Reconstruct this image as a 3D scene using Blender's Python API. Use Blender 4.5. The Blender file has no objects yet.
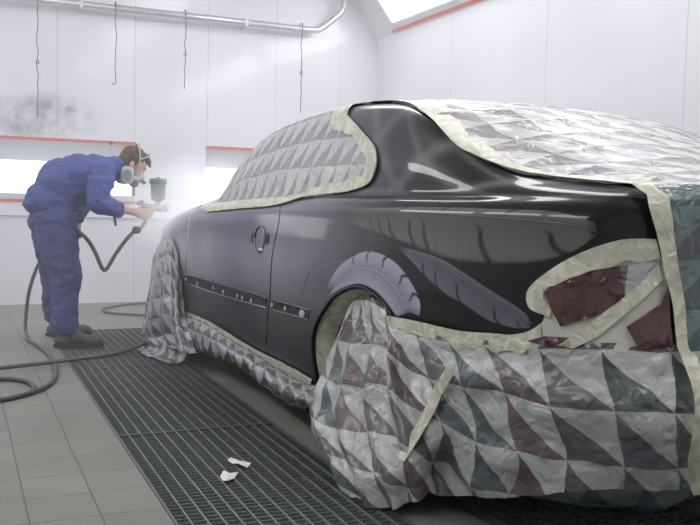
import bpy, bmesh, math, random
from mathutils import Vector, Matrix, noise
from mathutils.geometry import delaunay_2d_cdt
random.seed(7)
SC=bpy.context.scene; COL=SC.collection
# ------------------------------------------------------------------ helpers
def tag(o,label=None,cat=None,group=None,kind=None):
    if label: o['label']=label
    if cat: o['category']=cat
    if group: o['group']=group
    if kind: o['kind']=kind
    return o
def empty(name,loc=(0,0,0),rotz=0,**k):
    o=bpy.data.objects.new(name,None); COL.objects.link(o); o.location=loc; o.rotation_euler=(0,0,rotz)
    o.empty_display_size=.1
    return tag(o,**k)
def mesh(name,V,F,mat,parent=None,smooth=True,uv=None,col=None,**k):
    me=bpy.data.meshes.new(name); me.from_pydata([tuple(v) for v in V],[],[tuple(f) for f in F]); 
    if uv:
        l=me.uv_layers.new(name='UVMap'); data=[0.0]*(2*len(me.loops)); 
        for i,lp in enumerate(me.loops): data[2*i],data[2*i+1]=uv[lp.vertex_index]
        l.data.foreach_set('uv',data)
    if col:
        a=me.color_attributes.new('paint','FLOAT_COLOR','POINT'); a.data.foreach_set('color',[c for q in col for c in q])
    me.materials.append(mat)
    if smooth: me.polygons.foreach_set('use_smooth',[True]*len(me.polygons))
    me.update()
    o=bpy.data.objects.new(name,me); COL.objects.link(o)
    if parent is not None: o.parent=parent
    return tag(o,**k)
class MB:
    """collects shapes into one mesh"""
    def __init__(s): s.V=[];s.F=[]
    def add(s,V,F):
        n=len(s.V); s.V+=[Vector(v) for v in V]; s.F+=[tuple(i+n for i in f) for f in F]; return s
    def box(s,a,b):
        x0,y0,z0=a;x1,y1,z1=b
        V=[(x0,y0,z0),(x1,y0,z0),(x1,y1,z0),(x0,y1,z0),(x0,y0,z1),(x1,y0,z1),(x1,y1,z1),(x0,y1,z1)]
        return s.add(V,[(0,3,2,1),(4,5,6,7),(0,1,5,4),(1,2,6,5),(2,3,7,6),(3,0,4,7)])
    def tube(s,pts,r,n=12,cap=True,ell=None):
        pts=[Vector(p) for p in pts]; rs=r if isinstance(r,(list,tuple)) else [r]*len(pts)
        up=Vector((0,0,1)); V=[];F=[]; last=None
        for i,p in enumerate(pts):
            d=(pts[min(i+1,len(pts)-1)]-pts[max(i-1,0)]).normalized()
            if last is None:
                a=d.orthogonal().normalized()
            else:
                a=(last-d*last.dot(d)); 
                a=a.normalized() if a.length>1e-6 else d.orthogonal().normalized()
            last=a; b=d.cross(a)
            for k in range(n):
                t=2*math.pi*k/n; V.append(p+(a*math.cos(t)+b*math.sin(t))*rs[i])
        for i in range(len(pts)-1):
            for k in range(n):
                F.append((i*n+k,i*n+(k+1)%n,(i+1)*n+(k+1)%n,(i+1)*n+k))
        if cap: F.append(tuple(reversed(range(n)))); F.append(tuple((len(pts)-1)*n+k for k in range(n)))
        return s.add(V,F)
    def capsule(s,p0,r0,p1,r1,n=16):
        p0=Vector(p0);p1=Vector(p1); d=(p1-p0); L=d.length
        d=d.normalized() if L>1e-6 else Vector((0,0,1))
        P=[];R=[]
        for k in range(1,6):
            t=math.pi/2*k/6; P.append(p0-d*r0*math.cos(t)); R.append(r0*math.sin(t))
        P+= [p0,p1]; R+=[r0,r1]
        for k in range(5,0,-1):
            t=math.pi/2*k/6; P.append(p1+d*r1*math.cos(t)); R.append(r1*math.sin(t))
        return s.tube(P,R,n)
    def ell(s,c,rx,ry,rz,M=None,n=20,m=12):
        V=[];F=[];c=Vector(c)
        for j in range(m+1):
            ph=math.pi*j/m
            for i in range(n):
                t=2*math.pi*i/n; v=Vector((rx*math.sin(ph)*math.cos(t),ry*math.sin(ph)*math.sin(t),rz*math.cos(ph)))
                V.append(c+((M@v) if M else v))
        for j in range(m):
            for i in range(n): F.append((j*n+i,(j+1)*n+i,(j+1)*n+(i+1)%n,j*n+(i+1)%n))
        return s.add(V,F)
    def lathe(s,prof,c,axis=(0,0,1),n=28):
        c=Vector(c); q=Vector((0,0,1)).rotation_difference(Vector(axis).normalized()); V=[];F=[]
        for r,h in prof:
            for i in range(n):
                t=2*math.pi*i/n; V.append(c+q@Vector((r*math.cos(t),r*math.sin(t),h)))
        for j in range(len(prof)-1):
            for i in range(n): F.append((j*n+i,j*n+(i+1)%n,(j+1)*n+(i+1)%n,(j+1)*n+i))
        F.append(tuple(reversed(range(n)))); F.append(tuple((len(prof)-1)*n+i for i in range(n)))
        return s.add(V,F)
    def build(s,name,mat,parent=None,smooth=True,**k): return mesh(name,s.V,s.F,mat,parent,smooth,**k)
def crom(pts,n):
    """smooth polyline through pts"""
    pts=[Vector(p) for p in pts]; out=[]
    for i in range(len(pts)-1):
        p0=pts[max(i-1,0)];p1=pts[i];p2=pts[i+1];p3=pts[min(i+2,len(pts)-1)]
        for k in range(n):
            t=k/n; out.append(.5*((2*p1)+(p2-p0)*t+(2*p0-5*p1+4*p2-p3)*t*t+(3*p1-p0-3*p2+p3)*t**3))
    out.append(pts[-1]); return out
def remesh(mb,name,mat,parent,voxel=.007,smooth=4,disp=None,**k):
    """fuse overlapping shapes into one continuous skin"""
    me=bpy.data.meshes.new('tmp'); me.from_pydata([tuple(v) for v in mb.V],[],mb.F)
    o=bpy.data.objects.new('tmp',me); COL.objects.link(o)
    m=o.modifiers.new('r','REMESH'); m.mode='VOXEL'; m.voxel_size=voxel
    if smooth:
        q=o.modifiers.new('s','SMOOTH'); q.iterations=smooth; q.factor=.6
    dg=bpy.context.evaluated_depsgraph_get(); dg.update(); ev=o.evaluated_get(dg); m2=ev.to_mesh()
    V=[v.co.copy() for v in m2.vertices]; N=[v.normal.copy() for v in m2.vertices]; F=[tuple(p.vertices) for p in m2.polygons]
    ev.to_mesh_clear(); bpy.data.objects.remove(o); bpy.data.meshes.remove(me)
    if disp: V=[v+n*disp(v) for v,n in zip(V,N)]
    return mesh(name,V,F,mat,parent,True,**k)
# ------------------------------------------------------------------ materials
def mat(name,color=(.5,.5,.5),rough=.5,metal=0,coat=0,coatr=.05,spec=.5,emit=None,estr=0,alpha=1,bump=None,trans=0):
    m=bpy.data.materials.new(name); m.use_nodes=True; nt=m.node_tree; b=nt.nodes['Principled BSDF']
    b.inputs['Base Color'].default_value=(*color,1); b.inputs['Roughness'].default_value=rough; b.inputs['Metallic'].default_value=metal
    b.inputs['Coat Weight'].default_value=coat; b.inputs['Coat Roughness'].default_value=coatr; b.inputs['Specular IOR Level'].default_value=spec
    b.inputs['Alpha'].default_value=alpha; b.inputs['Transmission Weight'].default_value=trans
    if emit: b.inputs['Emission Color'].default_value=(*emit,1); b.inputs['Emission Strength'].default_value=estr
    if bump:
        sc,st,dist=bump
        t=nt.nodes.new('ShaderNodeTexCoord'); n=nt.nodes.new('ShaderNodeTexNoise'); n.inputs['Scale'].default_value=sc; n.inputs['Detail'].default_value=4
        nt.links.new(t.outputs['Object'],n.inputs['Vector']); bp=nt.nodes.new('ShaderNodeBump'); bp.inputs['Strength'].default_value=st; bp.inputs['Distance'].default_value=dist
        nt.links.new(n.outputs['Fac'],bp.inputs['Height']); nt.links.new(bp.outputs['Normal'],b.inputs['Normal'])
    return m
class NT:
    """tiny node-graph writer"""
    def __init__(s,m): s.t=m.node_tree; s.b=s.t.nodes['Principled BSDF']
    def n(s,typ,ins=None,**props):
        x=s.t.nodes.new(typ)
        for k,v in props.items(): setattr(x,k,v)
        for k,v in (ins or {}).items(): s.put(x.inputs[k],v)
        return x
    def put(s,inp,v):
        if isinstance(v,bpy.types.NodeSocket): s.t.links.new(v,inp)
        else: inp.default_value=v
    def m(s,op,a,b=0.0,c=0.0,clamp=False):
        x=s.t.nodes.new('ShaderNodeMath'); x.operation=op; x.use_clamp=clamp
        for i,v in enumerate((a,b,c)): s.put(x.inputs[i],v)
        return x.outputs[0]
    def mix(s,f,a,b):
        x=s.t.nodes.new('ShaderNodeMix'); x.data_type='RGBA'; s.put(x.inputs[0],f)
        for i,v in ((6,a),(7,b)): s.put(x.inputs[i],v if isinstance(v,bpy.types.NodeSocket) else (*v,1))
        return x.outputs[2]
    def ss(s,v,a,b):
        x=s.t.nodes.new('ShaderNodeMapRange'); x.interpolation_type='SMOOTHSTEP'; s.put(x.inputs[0],v); x.inputs[1].default_value=a; x.inputs[2].default_value=b
        return x.outputs[0]
def wall_mat(name,color,axis,x0,p,stain=False,rough=.32):
    m=mat(name,color,rough,coat=.5,coatr=.09); g=NT(m); tc=g.n('ShaderNodeTexCoord'); sp=g.n('ShaderNodeSeparateXYZ',{0:tc.outputs['Object']})
    ax=sp.outputs[axis]; f=g.m('FRACT',g.m('DIVIDE',g.m('SUBTRACT',ax,x0),p)); d=g.m('ABSOLUTE',g.m('SUBTRACT',f,.5))
    seam=g.m('GREATER_THAN',d,.5-.0035/p)
    ns=g.n('ShaderNodeTexNoise',{'Vector':tc.outputs['Object'],'Scale':1.3,'Detail':3.0})
    c=g.mix(g.ss(ns.outputs[0],.3,.8),color,tuple(v*.93 for v in color))
    c=g.mix(g.m('MULTIPLY',seam,.5),c,tuple(v*.45 for v in color))
    if stain:
        n2=g.n('ShaderNodeTexNoise',{'Vector':tc.outputs['Object'],'Scale':3.2,'Detail':6.0,'Roughness':.6})
        dx=g.m('DIVIDE',g.m('SUBTRACT',sp.outputs[0],.78),.55); dz=g.m('DIVIDE',g.m('SUBTRACT',sp.outputs[2],1.82),.27)
        r=g.m('ADD',g.m('MULTIPLY',dx,dx),g.m('MULTIPLY',dz,dz))
        k=g.m('MULTIPLY',g.ss(r,1.3,0.0),g.ss(n2.outputs[0],.32,.75))
        c=g.mix(g.m('MULTIPLY',k,.85),c,(.10,.10,.13))
    g.put(g.b.inputs['Base Color'],c)
    bp=g.n('ShaderNodeBump',{'Height':g.m('MULTIPLY',seam,-1.0),'Strength':.5,'Distance':.002}); g.put(g.b.inputs['Normal'],bp.outputs[0])
    return m
def floor_mat():
    m=mat('concrete_tiles',(.2,.2,.18),.6); g=NT(m); tc=g.n('ShaderNodeTexCoord'); o=tc.outputs['Object']; sp=g.n('ShaderNodeSeparateXYZ',{0:o})
    w=g.n('ShaderNodeTexNoise',{'Vector':o,'Scale':3.0,'Detail':3.0})
    wob=g.m('MULTIPLY',g.m('SUBTRACT',w.outputs[0],.5),.012)
    def line(ax,x0,p,wd):
        f=g.m('FRACT',g.m('DIVIDE',g.m('ADD',g.m('SUBTRACT',ax,x0),wob),p)); return g.m('GREATER_THAN',g.m('ABSOLUTE',g.m('SUBTRACT',f,.5)),.5-wd/p)
    lx=line(sp.outputs[0],.212+.113-.113,.226,.003); ly=line(sp.outputs[1],3.92,.243,.003)
    left=g.m('LESS_THAN',sp.outputs[0],.64)
    ln=g.m('MULTIPLY',g.m('MAXIMUM',g.m('MULTIPLY',lx,1.0),g.m('MULTIPLY',ly,.8)),left)
    cell=g.n('ShaderNodeCombineXYZ',{0:g.m('FLOOR',g.m('DIVIDE',g.m('SUBTRACT',sp.outputs[0],.212),.226)),1:g.m('FLOOR',g.m('DIVIDE',g.m('SUBTRACT',sp.outputs[1],3.92),.243))})
    wn=g.n('ShaderNodeTexWhiteNoise',{'Vector':cell.outputs[0]})
    n1=g.n('ShaderNodeTexNoise',{'Vector':o,'Scale':1.7,'Detail':8.0,'Roughness':.65}); n2=g.n('ShaderNodeTexNoise',{'Vector':o,'Scale':45.0,'Detail':3.0})
    c=g.mix(g.ss(n1.outputs[0],.3,.75),(.215,.210,.185),(.30,.295,.265))
    c=g.mix(g.m('MULTIPLY',wn.outputs[0],.22),c,(.12,.115,.10)); c=g.mix(g.m('MULTIPLY',n2.outputs[0],.22),c,(.10,.10,.09))
    c=g.mix(g.m('MULTIPLY',ln,.65),c,(.06,.058,.05)); g.put(g.b.inputs['Base Color'],c)
    g.put(g.b.inputs['Roughness'],g.m('ADD',.42,g.m('MULTIPLY',n1.outputs[0],.3)))
    bp=g.n('ShaderNodeBump',{'Height':g.m('SUBTRACT',n2.outputs[0],ln),'Strength':.4,'Distance':.002}); g.put(g.b.inputs['Normal'],bp.outputs[0])
    return m
def film_mat(name,light=(.50,.50,.49),fade=0.0,alpha=1.0,rough=.22,seed=0,tint=None):
    """printed plastic masking sheet: squares split on the diagonal, one half dark and coloured"""
    m=mat(name,light,rough,coat=.4,coatr=.16,spec=.4); g=NT(m)
    uv=g.n('ShaderNodeUVMap'); tc=g.n('ShaderNodeTexCoord')
    wn=g.n('ShaderNodeTexNoise',{'Vector':tc.outputs['Object'],'Scale':5.0,'Detail':2.0})
    off=g.n('ShaderNodeVectorMath',{0:wn.outputs['Color'],1:(.5,.5,.5)},operation='SUBTRACT'); sc=g.n('ShaderNodeVectorMath',{0:off.outputs[0],'Scale':.22},operation='SCALE')
    ad=g.n('ShaderNodeVectorMath',{0:uv.outputs[0],1:sc.outputs[0]},operation='ADD'); sp=g.n('ShaderNodeSeparateXYZ',{0:ad.outputs[0]})
    x,y=sp.outputs[0],sp.outputs[1]; fx=g.m('FRACT',x); fy=g.m('FRACT',y); cx=g.m('FLOOR',x); cy=g.m('FLOOR',y)
    # bowed diagonal: dark below it
    bow=g.m('SUBTRACT',1.0,g.m('POWER',fx,.85)); tri=g.ss(g.m('SUBTRACT',bow,fy),-.012,.012)
    cell=g.n('ShaderNodeCombineXYZ',{0:g.m('ADD',cx,seed),1:cy}); w=g.n('ShaderNodeTexWhiteNoise',{'Vector':cell.outputs[0]})
    cr=g.n('ShaderNodeValToRGB',{0:w.outputs[0]}); cr.color_ramp.interpolation='CONSTANT'
    pal=[(.085,.042,.050),(.042,.047,.078),(.036,.053,.050),(.068,.055,.084),(.075,.062,.060),(.036,.058,.075),(.100,.055,.064),(.056,.066,.060)]
    el=cr.color_ramp.elements; el[0].position=0; el[0].color=(*pal[0],1); el[1].position=.125; el[1].color=(*pal[1],1)
    for i in range(2,8):
        e=el.new(i*.125); e.color=(*pal[i],1)
    cell2=g.n('ShaderNodeCombineXYZ',{0:g.m('ADD',cx,seed+31.0),1:cy}); w2=g.n('ShaderNodeTexWhiteNoise',{'Vector':cell2.outputs[0]})
    L=g.mix(g.m('MULTIPLY',w2.outputs[0],.55),light,tuple(v*q for v,q in zip(light,(.62,.58,.62))))
    n1=g.n('ShaderNodeTexNoise',{'Vector':tc.outputs['Object'],'Scale':9.0,'Detail':5.0})
    dk=g.mix(g.m('MULTIPLY',n1.outputs[0],.30),cr.outputs[0],light)
    c=g.mix(tri,L,dk)
    if fade: c=g.mix(fade,c,light)
    if tint: c=g.mix(tint[1],c,tint[0])
    g.put(g.b.inputs['Base Color'],c)
    n2=g.n('ShaderNodeTexNoise',{'Vector':tc.outputs['Object'],'Scale':13.0,'Detail':6.0,'Distortion':.5})
    n3=g.n('ShaderNodeTexNoise',{'Vector':tc.outputs['Object'],'Scale':9.0,'Detail':3.0,'Distortion':.4})
    rd=g.m('ABSOLUTE',g.m('SUBTRACT',n3.outputs[0],.5))
    h=g.m('ADD',g.m('MULTIPLY',n2.outputs[0],.5),g.m('MULTIPLY',g.ss(rd,0.0,.10),.35))
    bp=g.n('ShaderNodeBump',{'Height':h,'Strength':.8,'Distance':.012}); g.put(g.b.inputs['Normal'],bp.outputs[0]); g.put(g.b.inputs['Coat Normal'],bp.outputs[0])
    if alpha<1: g.put(g.b.inputs['Alpha'],alpha)
    return m
def body_mat(name):
    m=mat(name,(.02,.02,.025),.35,metal=.0,coat=.62,coatr=.03,spec=.1); g=NT(m)
    a=g.n('ShaderNodeAttribute',attribute_name='paint'); g.put(g.b.inputs['Base Color'],a.outputs['Color'])
    # alpha channel of the paint attribute = how dry and dusty the fresh coat is
    g.put(g.b.inputs['Coat Roughness'],g.m('ADD',.02,g.m('MULTIPLY',a.outputs['Alpha'],.22))); g.put(g.b.inputs['Roughness'],g.m('ADD',.28,g.m('MULTIPLY',a.outputs['Alpha'],.25)))
    tc=g.n('ShaderNodeTexCoord'); n=g.n('ShaderNodeTexNoise',{'Vector':tc.outputs['Object'],'Scale':6.0,'Detail':2.0})
    bp=g.n('ShaderNodeBump',{'Height':n.outputs[0],'Strength':.05,'Distance':.01}); g.put(g.b.inputs['Coat Normal'],bp.outputs[0])
    return m
M={}
M['wall_back']=wall_mat('white_panel_back',(.78,.77,.82),0,.903+.3745-.3745,.749,True)
M['wall_right']=wall_mat('white_panel_right',(.76,.76,.79),1,4.392,1.5)
M['wall_other']=wall_mat('white_panel',(.72,.72,.74),1,0,1.5)
M['ceiling']=mat('ceiling_white',(.75,.75,.77),.5)
M['floor']=floor_mat()
M['lamp']=mat('light_diffuser',(.9,.9,.9),.5,emit=(.97,.98,1.0),estr=7)
M['wall_lamp']=mat('wall_light_diffuser',(.9,.9,.9),.5,emit=(.97,.98,1.0),estr=2.2)
M['recess']=mat('painted_reflector',(.62,.64,.68),.35,coat=.3)
M['red']=mat('red_seal',(.62,.13,.08),.45)
M['zinc']=mat('galvanised_pipe',(.62,.64,.65),.33,metal=.75,bump=(8,.15,.004))
M['wire']=mat('rusty_wire',(.10,.08,.08),.6,metal=.3)
M['steel']=mat('galvanised_grating',(.20,.215,.21),.5,metal=.3)
M['gframe']=mat('grating_frame',(.16,.17,.165),.5,metal=.4)
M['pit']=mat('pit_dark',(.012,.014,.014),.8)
M['body']=body_mat('airbrushed_car_paint')
M['black']=mat('black_rubber',(.012,.012,.012),.55)
M['under']=mat('underbody',(.02,.02,.02),.8)
M['glass']=mat('tinted_glass',(.02,.025,.025),.05,coat=.5)
M['tape']=mat('cream_masking_tape',(.56,.55,.41),.42,coat=.3,coatr=.18)
_g=NT(M['tape']); _tc=_g.n('ShaderNodeTexCoord'); _n=_g.n('ShaderNodeTexNoise',{'Vector':_tc.outputs['Object'],'Scale':16.0,'Detail':5.0,'Distortion':1.5}); _n2=_g.n('ShaderNodeTexNoise',{'Vector':_tc.outputs['Object'],'Scale':55.0,'Detail':3.0})
_g.put(_g.b.inputs['Base Color'],_g.mix(_g.ss(_n.outputs[0],.35,.68),(.52,.51,.40),(.74,.72,.57)))
_bp=_g.n('ShaderNodeBump',{'Height':_g.m('ADD',_n.outputs[0],_g.m('MULTIPLY',_n2.outputs[0],.3)),'Strength':.7,'Distance':.012}); _g.put(_g.b.inputs['Normal'],_bp.outputs[0]); _g.put(_g.b.inputs['Coat Normal'],_bp.outputs[0])
M['film']=film_mat('printed_masking_film',(.54,.56,.52),rough=.32)
M['film_win']=film_mat('hazy_masking_film',(.60,.61,.60),fade=.40,seed=5)
M['film_top']=film_mat('bright_masking_film',(.50,.49,.475),fade=.1,seed=11,rough=.4)
M['film_low']=film_mat('grey_masking_film',(.46,.465,.47),fade=.05,seed=17)
M['film_green']=film_mat('green_masking_film',(.23,.27,.27),fade=.15,seed=23,tint=((.08,.14,.15),.35))
M['film_red']=film_mat('maroon_masking_film',(.17,.11,.11),fade=.05,seed=2,tint=((.085,.028,.03),.75),rough=.15)
M['film_haze']=mat('milky_film',(.62,.60,.52),.3,coat=.7,coatr=.1,bump=(30,.8,.006))
M['chrome']=mat('bright_metal',(.75,.76,.78),.15,metal=1)
M['skin']=mat('skin',(.52,.30,.22),.5,bump=(60,.1,.001))
M['hair']=mat('brown_hair',(.085,.048,.03),.55,bump=(120,.9,.004))
M['jacket']=mat('blue_work_jacket',(.070,.082,.26),.8,bump=(16,.5,.010))
M['trouser']=mat('blue_work_trousers',(.060,.068,.20),.85,bump=(14,.5,.010))
M['cuff']=mat('dark_knit_cuff',(.02,.022,.05),.85)
M['boot']=mat('dusty_leather',(.075,.070,.066),.65,bump=(40,.4,.003))
M['sole']=mat('boot_sole',(.03,.03,.03),.7)
M['maskgrey']=mat('respirator_grey',(.42,.45,.47),.45)
M['maskdark']=mat('respirator_dark',(.045,.05,.055),.5)
M['maskpad']=mat('filter_pad',(.16,.21,.22),.6)
M['strap']=mat('elastic_strap',(.40,.38,.34),.7)
M['cup']=mat('paint_cup_greygreen',(.085,.125,.115),.4,coat=.3)
M['gun']=mat('spray_gun_metal',(.30,.30,.28),.35,metal=.8)
M['brass']=mat('brass_fitting',(.35,.17,.07),.4,metal=.8)
M['hose']=mat('grey_green_hose',(.075,.095,.09),.5)
M['eye']=mat('eye_white',(.7,.7,.68),.2)
M['dark']=mat('dark_plastic',(.02,.025,.03),.4)
M['paper']=mat('white_paper',(.75,.73,.70),.8)
CAM_F=876.0; CAM_H=1.06; CAM_R=[[0.912132, 0.004919, -0.409867], [-0.409152, 0.071134, -0.909689], [0.024681, 0.997455, 0.066896]]
MIST=5.5; MIST_GLOW=0.38; HAZE=0.032; EXPO=0.0
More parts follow.
